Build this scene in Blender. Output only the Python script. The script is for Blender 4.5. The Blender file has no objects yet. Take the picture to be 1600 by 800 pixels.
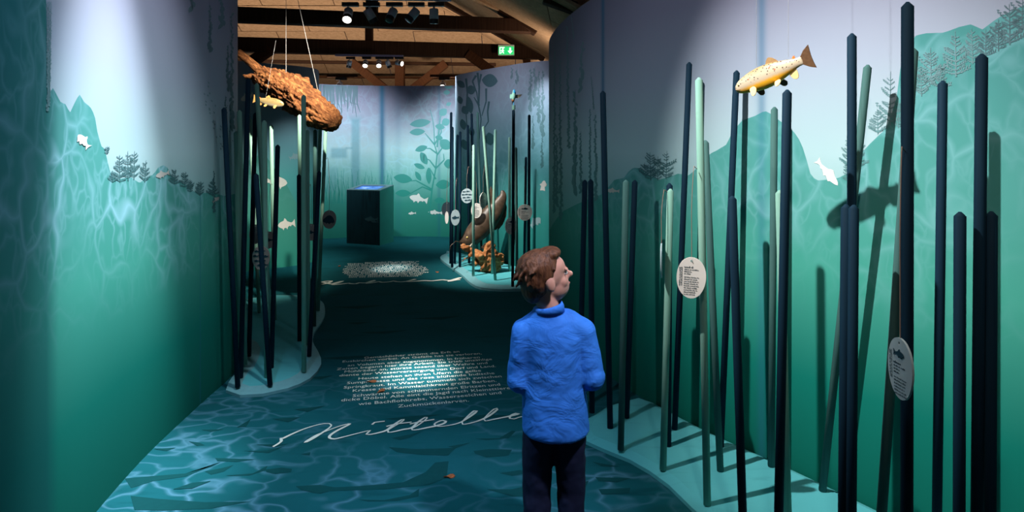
import bpy, bmesh, math, random
from mathutils import Vector, Matrix, Euler, noise as mnoise

random.seed(7)
SC = bpy.context.scene
COL = SC.collection
PI = math.pi

# ------------------------------------------------------------------ camera
CAMH = 1.6          # eye height (m)
FPX = 1000.0        # focal length in pixels of the 1600 wide frame
CX, HY = 800.0, 230.0   # principal column / horizon row
cam_d = bpy.data.cameras.new('camera')
cam = bpy.data.objects.new('camera', cam_d); COL.objects.link(cam)
cam.location = (0, 0, CAMH); cam.rotation_euler = (PI/2, 0, 0)
cam_d.sensor_width = 36; cam_d.lens = 36*FPX/1600
cam_d.shift_y = (HY-400)/1600
cam_d.clip_start = 0.05
SC.camera = cam

# ------------------------------------------------------------------ view
SC.view_settings.view_transform = 'Standard'
SC.view_settings.look = 'None'
SC.view_settings.exposure = 0.0
SC.view_settings.gamma = 1.0
SC.view_settings.use_curve_mapping = False

# ------------------------------------------------------------------ world
w = bpy.data.worlds.new('world'); SC.world = w; w.use_nodes = True
w.node_tree.nodes['Background'].inputs[0].default_value = (0.55, 0.62, 0.85, 1)
w.node_tree.nodes['Background'].inputs[1].default_value = 0.035

# ------------------------------------------------------------------ lamps
def spot(name, loc, tgt, watts, deg, blend=0.6, col=(1, 1, 1), rad=0.03):
    l = bpy.data.lights.new(name, 'SPOT'); l.energy = watts; l.spot_size = math.radians(deg)
    l.spot_blend = blend; l.color = col; l.shadow_soft_size = rad
    o = bpy.data.objects.new(name, l); COL.objects.link(o); o.location = loc
    o.rotation_euler = (Vector(tgt)-Vector(loc)).to_track_quat('-Z', 'Y').to_euler()
    return o
LAMPS = [
    # name, location, target, watts, degrees, blend, colour, radius
    ('lamp_right_wall', (-0.80, 2.20, 4.10), (1.54, 2.90, 1.25), 1080, 42, 1.0, (1, .96, .90), .025),
    ('fill_right_spill', (-0.80, 2.20, 4.10), (1.05, 3.60, 1.20), 90, 90, 1.0, (.92, .93, 1.0), .03),  # added wide spill around the right wall lamp, lifts the dark part
    ('lamp_right_fill', (0.55, 0.85, 3.80), (1.85, 2.30, 1.15), 150, 62, 1.0, (1, .86, .72), .06),
    ('lamp_left_wall',  (-1.00, 2.98, 4.45), (-1.85, 2.93, 0.90), 1900, 25, 1.0, (.92, .97, 1.0), .05),
    ('lamp_left_soft',  (-0.80, 3.05, 4.35), (-1.86, 3.15, 1.10), 420, 46, 1.0, (.90, .96, 1.0), .06),
    ('fill_left',  (-0.20, 3.30, 3.90), (-1.90, 3.20, 1.50), 32, 110, 1.0, (.85, .92, 1.0), .06),  # added fill, lifts the dim left wall
    ('lamp_text_near',  (-0.55, 6.20, 3.10), (-0.70, 4.52, 0.0), 330, 17, 1.0, (.95, 1, .95), .03),
    ('lamp_text_core',  (-0.55, 6.20, 3.10), (-0.66, 4.52, 0.0), 1900, 10.5, 1.0, (.97, 1, .97), .03),
    ('lamp_text_far',   (-1.20, 10.4, 3.05), (-1.60, 8.45, 0.0), 170, 22, 1.0, (1, 1, .95), .03),
    ('lamp_text_far_core', (-1.20, 10.4, 3.05), (-1.58, 8.45, 0.0), 1000, 10, 1.0, (1, 1, .95), .03),
    ('lamp_driftlog',   (-0.90, 4.00, 3.30), (-1.95, 5.60, 2.05), 1500, 34, 1.0, (1, .88, .72), .03),
    ('lamp_back_left',  (-2.75, 9.7, 3.05), (-3.0, 11.3, 1.6), 300, 85, 1.0, (.88, .96, 1.0), .05),
    ('lamp_back_right', (-1.25, 9.8, 3.05), (-0.80, 11.3, 1.05), 360, 90, 1.0, (.88, 1.0, .98), .05),
    ('lamp_niche_wall', (0.05, 7.35, 3.15), (0.47, 8.14, 1.95), 200, 36, 1.0, (.95, 1, 1), .03),
    ('lamp_niche',      (-1.60, 6.60, 3.15), (-0.30, 8.10, 0.45), 900, 40, 1.0, (1, .94, .85), .03),
    ('fill_niche', (-1.10, 7.20, 3.10), (-0.05, 8.75, 1.50), 130, 92, 1.0, (.93, .95, 1.0), .05),  # added broad fill for the dark niche wall
    ('fill_kingfisher', (-0.60, 6.30, 3.15), (0.02, 7.15, 2.05), 160, 12, 1.0, (1, .97, .92), .02),  # extra narrow beam added to brighten the bird
    ('lamp_boy',        (1.00, 1.15, 3.70), (0.12, 2.40, 0.95), 420, 24, 1.0, (.82, .82, 1.0), .08),
    ('lamp_floor_front', (-1.20, 1.60, 3.70), (-1.05, 2.75, 0.0), 330, 58, 1.0, (.45, .72, 1.0), .06),
    ('lamp_left_rear',  (-2.00, 7.60, 3.10), (-3.00, 8.70, 0.6), 240, 44, 1.0, (.9, 1, .95), .04),
]
for a in LAMPS: spot(*a)
# unseen warm spots added behind the fabric walls to brighten the roof
for i, (lx, ly, lz, e) in enumerate([(-6.0, 12.6, 2.4, 200), (0.95, 9.1, 2.35, 110), (-3.8, 12.7, 2.4, 115), (-1.2, 12.8, 2.4, 115), (1.2, 13.0, 2.4, 120)]):
    spot('fill_roof', (lx, ly, lz), (lx*0.6-0.6, ly+1.0, 5.2), e, 150, 1.0, (1, .82, .66), .15)

# ------------------------------------------------------------------ pixel helpers (photograph -> metres)
def P(px, py, d): return Vector(((px-CX)/FPX*d, d, CAMH+(HY-py)/FPX*d))
def depth(py, h=0.0): return (CAMH-h)*FPX/(py-HY)
def F(px, py, h=0.0): return P(px, py, depth(py, h))

# ------------------------------------------------------------------ object helpers
def obj(name, bm, m=None, parent=None, smooth=False):
    me = bpy.data.meshes.new(name)
    if isinstance(bm, bmesh.types.BMesh):
        bm.to_mesh(me); bm.free()
    else:
        me.from_pydata(*bm)
    o = bpy.data.objects.new(name, me); COL.objects.link(o)
    if m is not None:
        for mm in (m if isinstance(m, (list, tuple)) else [m]): me.materials.append(mm)
    if parent is not None: o.parent = parent
    if smooth: me.polygons.foreach_set('use_smooth', [True]*len(me.polygons))
    return o
def empty(name, loc, label=None, cat=None, group=None, rot=(0, 0, 0)):
    o = bpy.data.objects.new(name, None); COL.objects.link(o)
    o.location = loc; o.rotation_euler = rot; o.empty_display_size = .05
    tag(o, label, cat, group); return o
def tag(o, label=None, cat=None, group=None, kind=None):
    for k, v in (('label', label), ('category', cat), ('group', group), ('kind', kind)):
        if v: o[k] = v
    return o
def box(bm, c, s, rot=None):
    m = Matrix.Translation(c)
    if rot is not None: m = m @ rot.to_4x4()
    m = m @ Matrix.Diagonal((s[0], s[1], s[2], 1))
    return bmesh.ops.create_cube(bm, size=1, matrix=m)['verts']
def frame_rot(d, up=Vector((0, 0, 1))):
    """matrix whose X is along d"""
    x = d.normalized(); y = up.cross(x)
    if y.length < 1e-5: y = Vector((0, 1, 0)).cross(x)
    y.normalize(); z = x.cross(y)
    return Matrix((x, y, z)).transposed()
def bar(bm, a, b, wy, wz, up=Vector((0, 0, 1))):
    a, b = Vector(a), Vector(b)
    box(bm, (a+b)/2, ((b-a).length, wy, wz), frame_rot(b-a, up))
def ring(bm, c, u, v, ru, rv, n):
    return [bm.verts.new(c+u*(ru*math.cos(2*PI*i/n))+v*(rv*math.sin(2*PI*i/n))) for i in range(n)]
def bridge(bm, r0, r1):
    n = len(r0)
    for i in range(n): bm.faces.new((r0[i], r0[(i+1) % n], r1[(i+1) % n], r1[i]))
def tube(bm, pts, radii, n=8, cap=True):
    pts = [Vector(p) for p in pts]
    if not isinstance(radii, (list, tuple)): radii = [radii]*len(pts)
    rs = []; prev = None
    for i, p in enumerate(pts):
        t = (pts[min(i+1, len(pts)-1)]-pts[max(i-1, 0)]).normalized()
        if prev is None:
            u = t.cross(Vector((0, 0, 1)))
            if u.length < .05: u = t.cross(Vector((0, 1, 0)))
        else:
            u = prev-t*prev.dot(t)
        u.normalize(); prev = u; v = t.cross(u)
        rs.append(ring(bm, p, u, v, radii[i], radii[i], n))
    for a, b in zip(rs, rs[1:]): bridge(bm, a, b)
    if cap: bm.faces.new(rs[0][::-1]); bm.faces.new(rs[-1])
    return rs
def cyl(bm, a, b, r, r2=None, n=14): tube(bm, [a, b], [r, r if r2 is None else r2], n)
def ell(bm, c, r, rot=None, n=16, m=10):
    mt = Matrix.Translation(c)
    if rot is not None: mt = mt @ rot.to_4x4()
    mt = mt @ Matrix.Diagonal((r[0], r[1], r[2], 1))
    bmesh.ops.create_uvsphere(bm, u_segments=n, v_segments=m, radius=1, matrix=mt)
def plate(bm, pts, nrm, th):
    """flat polygon with thickness, pts are 3D"""
    nrm = Vector(nrm).normalized()*th/2
    a = [bm.verts.new(Vector(p)-nrm) for p in pts]; b = [bm.verts.new(Vector(p)+nrm) for p in pts]
    bm.faces.new(a[::-1]); bm.faces.new(b)
    n = len(a)
    for i in range(n): bm.faces.new((a[i], a[(i+1) % n], b[(i+1) % n], b[i]))
def catmull(pts, step):
    out = []
    P4 = [Vector(p) for p in pts]
    for i in range(len(P4)-1):
        p0 = P4[max(i-1, 0)]; p1 = P4[i]; p2 = P4[i+1]; p3 = P4[min(i+2, len(P4)-1)]
        k = max(1, int((p2-p1).length/step))
        for j in range(k):
            t = j/k
            out.append(.5*((2*p1)+(p2-p0)*t+(2*p0-5*p1+4*p2-p3)*t*t+(3*p1-p0-3*p2+p3)*t**3))
    out.append(P4[-1]); return out

# ------------------------------------------------------------------ materials
class N:
    def __init__(s, name):
        s.m = bpy.data.materials.new(name); s.m.use_nodes = True
        s.t = s.m.node_tree; s.b = s.t.nodes['Principled BSDF']
    def n(s, typ, **kw):
        x = s.t.nodes.new(typ)
        for k, v in kw.items(): setattr(x, k, v)
        return x
    def l(s, a, b): s.t.links.new(a, b)
    def inp(s, sock, v):
        if hasattr(v, 'links') or isinstance(v, bpy.types.NodeSocket): s.l(v, sock)
        else: sock.default_value = v
    def math(s, op, a, b=None, c=None, clamp=False):
        x = s.n('ShaderNodeMath', operation=op, use_clamp=clamp); s.inp(x.inputs[0], a)
        if b is not None: s.inp(x.inputs[1], b)
        if c is not None: s.inp(x.inputs[2], c)
        return x.outputs[0]
    def ramp(s, fac, stops, interp='LINEAR'):
        x = s.n('ShaderNodeValToRGB'); cr = x.color_ramp; cr.interpolation = interp
        while len(cr.elements) < len(stops): cr.elements.new(.5)
        for e, (p, c) in zip(cr.elements, stops):
            e.position = p; e.color = (*c, 1) if len(c) == 3 else c
        s.l(fac, x.inputs[0]); return x.outputs[0]
    def mix(s, fac, a, b, mode='MIX'):
        x = s.n('ShaderNodeMix', data_type='RGBA', blend_type=mode)
        s.inp(x.inputs[0], fac)
        for k, v in ((6, a), (7, b)):
            if isinstance(v, tuple): x.inputs[k].default_value = (*v, 1) if len(v) == 3 else v
            else: s.l(v, x.inputs[k])
        return x.outputs[2]
    def noise(s, vec, scale, detail=3, rough=.5, dist=0):
        x = s.n('ShaderNodeTexNoise'); x.inputs['Scale'].default_value = scale
        x.inputs['Detail'].default_value = detail; x.inputs['Roughness'].default_value = rough
        x.inputs['Distortion'].default_value = dist
        if vec is not None: s.l(vec, x.inputs['Vector'])
        return x.outputs['Fac']
    def mapping(s, vec, scale=(1, 1, 1), rot=(0, 0, 0)):
        x = s.n('ShaderNodeMapping'); x.inputs['Scale'].default_value = scale; x.inputs['Rotation'].default_value = rot
        s.l(vec, x.inputs['Vector']); return x.outputs[0]
    def obj(s): return s.n('ShaderNodeTexCoord').outputs['Object']
    def uv(s): return s.n('ShaderNodeTexCoord').outputs['UV']
    def bump(s, h, strength=.3, dist=.01):
        x = s.n('ShaderNodeBump'); x.inputs['Strength'].default_value = strength; x.inputs['Distance'].default_value = dist
        s.l(h, x.inputs['Height']); s.l(x.outputs[0], s.b.inputs['Normal'])
    def color(s, c):
        s.inp(s.b.inputs['Base Color'], (*c, 1) if isinstance(c, tuple) else c)
    def rough(s, r, spec=.3): s.b.inputs['Roughness'].default_value = r; s.b.inputs['Specular IOR Level'].default_value = spec
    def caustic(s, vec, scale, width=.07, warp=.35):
        """pale water lines, print on walls and painted light on carpet: voronoi edges warped by noise"""
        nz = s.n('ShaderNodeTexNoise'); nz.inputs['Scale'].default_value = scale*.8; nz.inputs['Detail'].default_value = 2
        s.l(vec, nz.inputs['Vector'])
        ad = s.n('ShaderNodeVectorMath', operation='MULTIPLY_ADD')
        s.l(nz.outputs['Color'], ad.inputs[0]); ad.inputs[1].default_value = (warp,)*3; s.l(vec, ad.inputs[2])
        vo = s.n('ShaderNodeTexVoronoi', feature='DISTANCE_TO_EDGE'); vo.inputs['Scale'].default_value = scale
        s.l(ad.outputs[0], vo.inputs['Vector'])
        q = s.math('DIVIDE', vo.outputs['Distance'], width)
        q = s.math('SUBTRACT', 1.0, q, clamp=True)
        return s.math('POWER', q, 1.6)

def plain(name, c, rough=.6, spec=.3, metal=0, var=.12, scale=30, bump=0):
    k = N(name); k.rough(rough, spec); k.b.inputs['Metallic'].default_value = metal
    nz = k.noise(k.obj(), scale, 3)
    k.color(k.mix(nz, tuple(x*(1-var) for x in c), tuple(min(1, x*(1+var)) for x in c)))
    if bump: k.bump(nz, bump, .004)
    return k.m
def glow(name, c, e):
    k = N(name); k.color(tuple(x*.5 for x in c)); k.b.inputs['Emission Color'].default_value = (*c, 1)
    k.b.inputs['Emission Strength'].default_value = e; return k.m

SKY = [(0.0, (.02, .22, .17)), (.22, (.04, .28, .23)), (.42, (.20, .47, .45)), (.58, (.38, .54, .58)), (.74, (.31, .355, .45)), (.90, (.225, .22, .31)), (1, (.18, .17, .25))]
WATER = [(0.0, (.001, .125, .095)), (.18, (.003, .185, .145)), (.38, (.055, .33, .265)), (.52, (.075, .31, .285)), (.70, (.065, .25, .25)), (1, (.035, .155, .165))]
DEEP = [(0.0, (.006, .12, .11)), (.25, (.02, .18, .17)), (.45, (.06, .25, .26)), (.62, (.13, .27, .32)), (.8, (.19, .25, .33)), (1, (.20, .205, .28))]
WALLH = 2.7
def wall_mat(name, stops, caus=0.0, stripes=(), rects=(), pleat=.35, rect_col=(.10, .27, .33)):
    k = N(name); k.rough(.85, .12)
    sep = k.n('ShaderNodeSeparateXYZ'); uv = k.uv(); k.l(uv, sep.inputs[0])
    u, v = sep.outputs[0], sep.outputs[1]
    base = k.ramp(k.math('DIVIDE', v, WALLH), stops)
    cloud = k.noise(uv, 1.6, 4, .55)
    base = k.mix(k.math('MULTIPLY', cloud, .35), base, k.mix(1.0, base, (.62, .82, .85), 'MULTIPLY'))
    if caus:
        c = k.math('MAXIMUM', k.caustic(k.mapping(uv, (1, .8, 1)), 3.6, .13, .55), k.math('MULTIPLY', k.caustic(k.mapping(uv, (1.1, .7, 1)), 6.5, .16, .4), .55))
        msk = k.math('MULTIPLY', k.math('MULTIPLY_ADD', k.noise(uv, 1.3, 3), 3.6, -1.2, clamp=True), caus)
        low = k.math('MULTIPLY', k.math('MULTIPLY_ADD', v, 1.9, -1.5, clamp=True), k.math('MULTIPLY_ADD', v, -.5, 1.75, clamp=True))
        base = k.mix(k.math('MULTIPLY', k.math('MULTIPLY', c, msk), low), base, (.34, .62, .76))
    for (s0, wdt, a) in stripes:      # frame posts showing through the fabric, painted in as soft blue bands
        q = k.math('DIVIDE', k.math('SUBTRACT', u, s0), wdt)
        g = k.math('POWER', 2.718, k.math('MULTIPLY', k.math('MULTIPLY', q, q), -1.0))
        base = k.mix(k.math('MULTIPLY', g, a), base, (.02, .13, .24))
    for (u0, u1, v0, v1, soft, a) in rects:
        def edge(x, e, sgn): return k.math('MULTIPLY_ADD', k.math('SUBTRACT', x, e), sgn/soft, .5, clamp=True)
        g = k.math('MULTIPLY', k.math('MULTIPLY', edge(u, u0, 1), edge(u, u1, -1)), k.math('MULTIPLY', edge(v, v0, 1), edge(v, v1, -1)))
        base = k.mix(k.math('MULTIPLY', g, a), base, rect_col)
    k.color(base)
    wv = k.noise(k.mapping(uv, (5, .35, 1)), 1.0, 2)
    k.bump(wv, pleat, .012)
    return k.m
def print_mat(name, lo, hi, z0=.6, z1=2.4):
    k = N(name); k.rough(.85, .1)
    sep = k.n('ShaderNodeSeparateXYZ'); k.l(k.n('ShaderNodeNewGeometry').outputs['Position'], sep.inputs[0])
    f = k.math('DIVIDE', k.math('SUBTRACT', sep.outputs[2], z0), z1-z0, clamp=True)
    k.color(k.ramp(f, [(0, lo), (1, hi)])); return k.m

M = {}
M['rim'] = plain('navy_fabric_edge', (.05, .09, .17), .8)
M['weed'] = print_mat('weed_print_ink', (.015, .15, .14), (.11, .17, .21))
M['weed_pale'] = print_mat('pale_weed_print_ink', (.04, .24, .21), (.17, .25, .30))
M['leaf_ink'] = print_mat('leaf_print_ink', (.03, .27, .23), (.12, .29, .33), .8, 2.3)
M['leaf_dark'] = print_mat('dark_leaf_print_ink', (.01, .12, .12), (.05, .10, .13), .8, 2.4)
M['white_ink'] = plain('white_fish_print', (.72, .76, .74), .8, .1, var=.04)
M['pink_ink'] = plain('pale_pink_fish_print', (.50, .50, .47), .8, .1, var=.06)
M['grey_ink'] = plain('grey_fish_print', (.17, .27, .30), .8, .1, var=.06)

def wood(name, c1, c2, c3, rough=.75):
    k = N(name); k.rough(rough, .12)
    o = k.obj(); g = k.noise(k.mapping(o, (60, 60, 2.2)), 1, 4, .6)
    pch = k.noise(o, 7, 3)
    k.color(k.mix(k.math('MULTIPLY', pch, .6), k.ramp(g, [(.3, c1), (.7, c2)]), c3)); k.bump(g, .3, .002)
    return k.m
M['pole_dark'] = wood('navy_stained_pole', (.002, .014, .030), (.005, .028, .052), (.003, .019, .040))
M['pole_mid'] = wood('petrol_stained_pole', (.035, .10, .10), (.065, .15, .135), (.045, .12, .125))
M['pole_light'] = wood('sage_stained_pole', (.16, .33, .27), (.25, .42, .33), (.15, .36, .33))

def carpet(name, c1, c2, caus, lines, streak, bumpst=.25):
    k = N(name); k.rough(.95, .05); o = k.obj()
    big = k.noise(k.mapping(o, (1, 1.6, 1)), 1.3, 4, .6)
    col = k.mix(big, c1, c2)
    st = k.noise(k.mapping(o, (1.2, 7, 1), (0, 0, .12)), 1.4, 4, .55, .6)
    col = k.mix(k.math('MULTIPLY_ADD', st, 5, -2.9, clamp=True), col, k.mix(streak, col, (.0, .03, .035)))
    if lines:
        c = k.caustic(k.mapping(o, (.8, 1.15, 1)), 4.3, .13, .6)  # caustic light painted into the carpet colour, fading out with depth
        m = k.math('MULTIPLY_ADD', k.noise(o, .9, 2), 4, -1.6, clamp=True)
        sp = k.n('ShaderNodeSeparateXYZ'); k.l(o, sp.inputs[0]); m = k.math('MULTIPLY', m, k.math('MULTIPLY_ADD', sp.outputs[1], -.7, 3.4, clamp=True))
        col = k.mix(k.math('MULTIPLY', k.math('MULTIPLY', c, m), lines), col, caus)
    k.color(col); k.bump(k.noise(o, 260, 2), bumpst, .004); return k.m
M['carpet'] = carpet('printed_carpet_caustic_light', (.004, .058, .064), (.008, .098, .125), (.12, .28, .42), .5, .55)
M['plinth'] = carpet('teal_platform_felt', (.06, .33, .38), (.11, .46, .50), (.2, .5, .55), 0, .25)
M['plinth_edge'] = plain('pale_teal_platform_edge', (.14, .34, .38), .7)
M['stroke'] = plain('dark_brush_stroke_print', (.004, .050, .055), .95, .05)
M['letter'] = plain('pale_floor_lettering', (.62, .66, .60), .8, .1, var=.05)
def osb():
    k = N('pressed_wood_ceiling_panel'); k.rough(.9, .1); o = k.obj()
    a = k.noise(o, 22, 4, .7); b = k.noise(k.mapping(o, (1, 1, 1)), 1.1, 2)
    k.color(k.mix(k.math('MULTIPLY', b, .5), k.ramp(a, [(.3, (.30, .185, .10)), (.7, (.52, .34, .20))]), (.36, .22, .125)))
    k.bump(a, .4, .004); return k.m
M['osb'] = osb()
M['beam'] = wood('dark_old_timber', (.030, .014, .008), (.075, .036, .020), (.04, .02, .012), .8)
M['brace'] = wood('brown_old_timber', (.06, .024, .011), (.12, .048, .02), (.075, .03, .013), .8)
M['black'] = plain('black_metal', (.012, .012, .014), .45, .4)
M['lampgrey'] = plain('grey_lamp_metal', (.42, .42, .48), .4, .5, .1)
M['rail'] = plain('violet_grey_rail', (.22, .20, .34), .5, .4)
M['wire'] = plain('steel_wire', (.55, .55, .55), .4, .5, .5)
M['rustwire'] = plain('brown_wire', (.30, .20, .16), .5, .4)
M['lens_on'] = glow('lit_lamp_lens', (1, .93, .82), 5)
M['lens_off'] = plain('unlit_lamp_lens', (.05, .05, .06), .15, .6)
M['tagwhite'] = plain('white_label_disc', (.90, .85, .80), .45, .4, var=.03)
M['tagblue'] = plain('pale_blue_label_disc', (.36, .46, .50), .45, .4, var=.03)
M['tagpink'] = plain('dusky_pink_label_disc', (.36, .26, .25), .5, .4, var=.04)
M['tagdark'] = plain('dark_label_disc', (.04, .07, .09), .5, .4)
M['ink'] = plain('dark_teal_ink', (.01, .045, .07), .7, .2)

# ------------------------------------------------------------------ fabric walls
class Wall:
    def __init__(s, pts, step=.025):
        s.p = catmull([(x, y, 0) for x, y in pts], step); s.s = [0]
        for a, b in zip(s.p, s.p[1:]): s.s.append(s.s[-1]+(b-a).length)
        n = len(s.p); s.nr = []
        for i in range(n):
            t = (s.p[min(i+1, n-1)]-s.p[max(i-1, 0)]).normalized()
            s.nr.append(Vector((t.y, -t.x, 0))*s.side if hasattr(s, 'side') else Vector((t.y, -t.x, 0)))
        s.flip = 1
    def at(s, q):
        import bisect
        i = min(max(bisect.bisect_right(s.s, q)-1, 0), len(s.s)-2)
        f = (q-s.s[i])/(s.s[i+1]-s.s[i])
        return s.p[i].lerp(s.p[i+1], f), (s.nr[i].lerp(s.nr[i+1], f)).normalized()*s.flip
    def hit(s, px):
        k = (px-CX)/FPX; best = None
        for i in range(len(s.p)-1):
            a, b = s.p[i], s.p[i+1]
            fa, fb = a.x-k*a.y, b.x-k*b.y
            if fa*fb <= 0 and fa != fb:
                t = fa/(fa-fb); y = a.y+(b.y-a.y)*t
                if y > .3 and (best is None or y < best[1]): best = (s.s[i]+(s.s[i+1]-s.s[i])*t, y)
        return best
    def sz(s, px, py):
        h = s.hit(px)
        if h is None: return None
        return (h[0], CAMH+(HY-py)/FPX*h[1])

def build_wall(name, W, mats, hill_px=None):
    """two-tone fabric strip; below the printed skyline the second material"""
    hp = None
    if hill_px:
        hp = [W.sz(*q) for q in hill_px]; hp = sorted([q for q in hp if q])
    def hill(q):
        if not hp: return 0
        if q <= hp[0][0]: return hp[0][1]
        for a, b in zip(hp, hp[1:]):
            if q <= b[0]:
                return a[1]+(b[1]-a[1])*((q-a[0])/max(1e-6, b[0]-a[0]))
        return hp[-1][1]
    L = W.s[-1]; n = int(L/.02); bm = bmesh.new(); uvl = bm.loops.layers.uv.new('UVMap')
    cols = []
    for i in range(n+1):
        q = L*i/n; p, nr = W.at(q); h = min(max(hill(q), .0), WALLH) if hp else 0
        zs = [0, h, WALLH] if hp else [0, WALLH]
        cols.append((q, [bm.verts.new((p.x, p.y, z)) for z in zs], [bm.verts.new((p.x-nr.x*.03, p.y-nr.y*.03, z)) for z in (0, WALLH)]+[bm.verts.new((p.x, p.y, WALLH)), bm.verts.new((p.x-nr.x*.03, p.y-nr.y*.03, WALLH))], zs))
    def face(vs, mi, uvs):
        try: f = bm.faces.new(vs)
        except ValueError: return
        f.material_index = mi; f.smooth = True
        for lp, c in zip(f.loops, uvs): lp[uvl].uv = c
    for (q0, a, ab, z0), (q1, b, bb, z1) in zip(cols, cols[1:]):
        for j in range(len(a)-1):
            mi = 1 if (hp and j == 0) else 0
            vs = [a[j], b[j], b[j+1], a[j+1]]; uvs = [(q0, z0[j]), (q1, z1[j]), (q1, z1[j+1]), (q0, z0[j+1])]
            if W.flip > 0: pass
            else: vs = vs[::-1]; uvs = uvs[::-1]
            face(vs, mi, uvs)
        face([ab[0], bb[0], bb[1], ab[1]], 2, [(0, 0)]*4)
        face([ab[2], bb[2], bb[3], ab[3]], 2, [(0, 0)]*4)
    o = obj(name, bm, mats if len(mats) == 3 else [mats[0], mats[0], mats[1]])
    o['kind'] = 'structure'
    return o

WR = Wall([(2.95, .5), (2.45, 1.4), (1.87, 2.34), (1.42, 3.09), (1.12, 3.53), (.91, 3.92), (.74, 4.3), (.58, 4.8), (.47, 5.4), (.405, 6.0), (.385, 6.6), (.43, 7.1), (.60, 7.5), (.86, 7.8)])
WRR = Wall([(.86, 7.8), (.82, 8.05), (.60, 8.12), (.40, 8.16), (.1, 8.42), (-.3, 8.95), (-.65, 9.45), (-.84, 9.8), (-.88, 10.15), (-.72, 10.7), (-.35, 11.2)])
WB = Wall([(-.35, 11.2), (-.8, 11.36), (-1.5, 11.46), (-2.3, 11.46), (-3.0, 11.3), (-3.6, 11.0), (-4.0, 10.5)])
WLR = Wall([(-3.5, 10.3), (-3.1, 9.9), (-2.84, 9.4), (-2.76, 9.0), (-2.88, 8.7), (-3.15, 8.45), (-3.6, 8.05), (-4.2, 7.3), (-4.5, 6.4)])
WL = Wall([(-3.3, 5.45), (-2.7, 5.3), (-2.32, 5.06), (-2.075, 4.82), (-1.965, 4.5), (-1.94, 4.0), (-1.905, 3.4), (-1.855, 3.0), (-1.785, 2.6), (-1.70, 2.2), (-1.60, 1.7), (-1.5, .6)])
# normals must look into the corridor
for W in (WR, WRR, WB, WLR, WL):
    i = len(W.p)//2
    c = Vector((-.6, W.p[i].y-(.6 if W in (WB, WLR) else 0), 0))
    if W is WLR: c = Vector((-2.2, 8.0, 0))
    if W is WRR: c = Vector((-1.2, 8.2, 0))
    W.flip = 1 if W.nr[i].dot(c-W.p[i]) > 0 else -1

HILL_L = [(-60, -80), (0, -80), (71, -78), (73, 20), (74, 90), (75, 150), (79, 143), (83, 137), (88, 147), (95, 160), (103, 163), (109, 177), (117, 160), (124, 147), (132, 160), (141, 167), (148, 180), (152, 205), (158, 228), (164, 233), (170, 262), (175, 276), (183, 281), (195, 278), (205, 277), (218, 286), (225, 281), (240, 272), (247, 262), (255, 258), (262, 262), (268, 275), (278, 283), (290, 288), (300, 298), (312, 302), (330, 301), (350, 306), (370, 302)]
HILL_R = [(859, 360), (880, 330), (940, 304), (952, 291), (960, 281), (975, 278), (982, 268), (990, 262), (1000, 263), (1010, 272), (1030, 281), (1050, 275), (1060, 271), (1075, 275), (1090, 262), (1100, 250), (1110, 240), (1120, 235), (1135, 226), (1145, 205), (1160, 188), (1180, 181), (1195, 173), (1205, 178), (1220, 190), (1240, 205), (1250, 220), (1258, 240), (1265, 270), (1275, 282), (1290, 281), (1310, 278), (1330, 268), (1345, 240), (1360, 224), (1385, 200), (1400, 160), (1406, 105), (1414, 75), (1430, 56), (1445, 52), (1475, 51), (1499, 42), (1517, 38), (1535, 46), (1559, 28), (1592, 12), (1640, -15), (1700, -50)]
HILL_LR = [(371, 262), (400, 244), (412, 240), (420, 250), (432, 268), (446, 285), (458, 308), (470, 330), (489, 345)]

def sx(W, px): return W.hit(px)[0]
mat_r = wall_mat('right_wall_sky_print', SKY, 0, [(sx(WR, 942), .028, .75), (sx(WR, 1190), .026, .55)])
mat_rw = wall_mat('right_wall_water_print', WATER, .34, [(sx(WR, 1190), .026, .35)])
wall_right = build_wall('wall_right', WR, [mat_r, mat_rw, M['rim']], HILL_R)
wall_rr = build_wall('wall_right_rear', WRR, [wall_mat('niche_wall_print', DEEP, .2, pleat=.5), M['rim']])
def z_of(W, px, py): return W.sz(px, py)[1]
b0, b1 = sorted((sx(WB, 549), sx(WB, 562))); c0, c1 = sorted((sx(WB, 517), sx(WB, 542))); d0, d1 = sorted((sx(WB, 540), sx(WB, 551))); e0, e1 = sorted((sx(WB, 543), sx(WB, 566))); f0, f1 = sorted((sx(WB, 505), sx(WB, 527)))
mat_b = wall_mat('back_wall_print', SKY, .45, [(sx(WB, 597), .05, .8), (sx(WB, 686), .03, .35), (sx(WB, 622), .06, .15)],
    [(b0, b1, z_of(WB, 555, 310), z_of(WB, 555, 186), .05, .6), (c0, c1, z_of(WB, 530, 247), z_of(WB, 530, 231), .05, .55), (d0, d1, z_of(WB, 545, 233), z_of(WB, 545, 230), .03, .5), (e0, e1, z_of(WB, 555, 188), z_of(WB, 555, 181), .08, .3), (f0, f1, z_of(WB, 515, 300), z_of(WB, 515, 262), .08, .35)])
wall_back = build_wall('wall_back', WB, [mat_b, M['rim']])
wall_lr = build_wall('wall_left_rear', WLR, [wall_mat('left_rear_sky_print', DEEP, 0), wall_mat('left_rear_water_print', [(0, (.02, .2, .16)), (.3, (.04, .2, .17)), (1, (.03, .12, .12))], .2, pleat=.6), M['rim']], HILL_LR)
wall_left = build_wall('wall_left', WL, [wall_mat('left_wall_sky_print', SKY), wall_mat('left_wall_water_print_shaded', WATER, .72, [(sx(WL, 313), .006, .5)], [(sx(WL, 82), 99, -1, 9, .10, .66)], rect_col=(.004, .085, .092)), M['rim']], HILL_L)  # dark near end: weed print above, shade beside the beam painted in below

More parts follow.
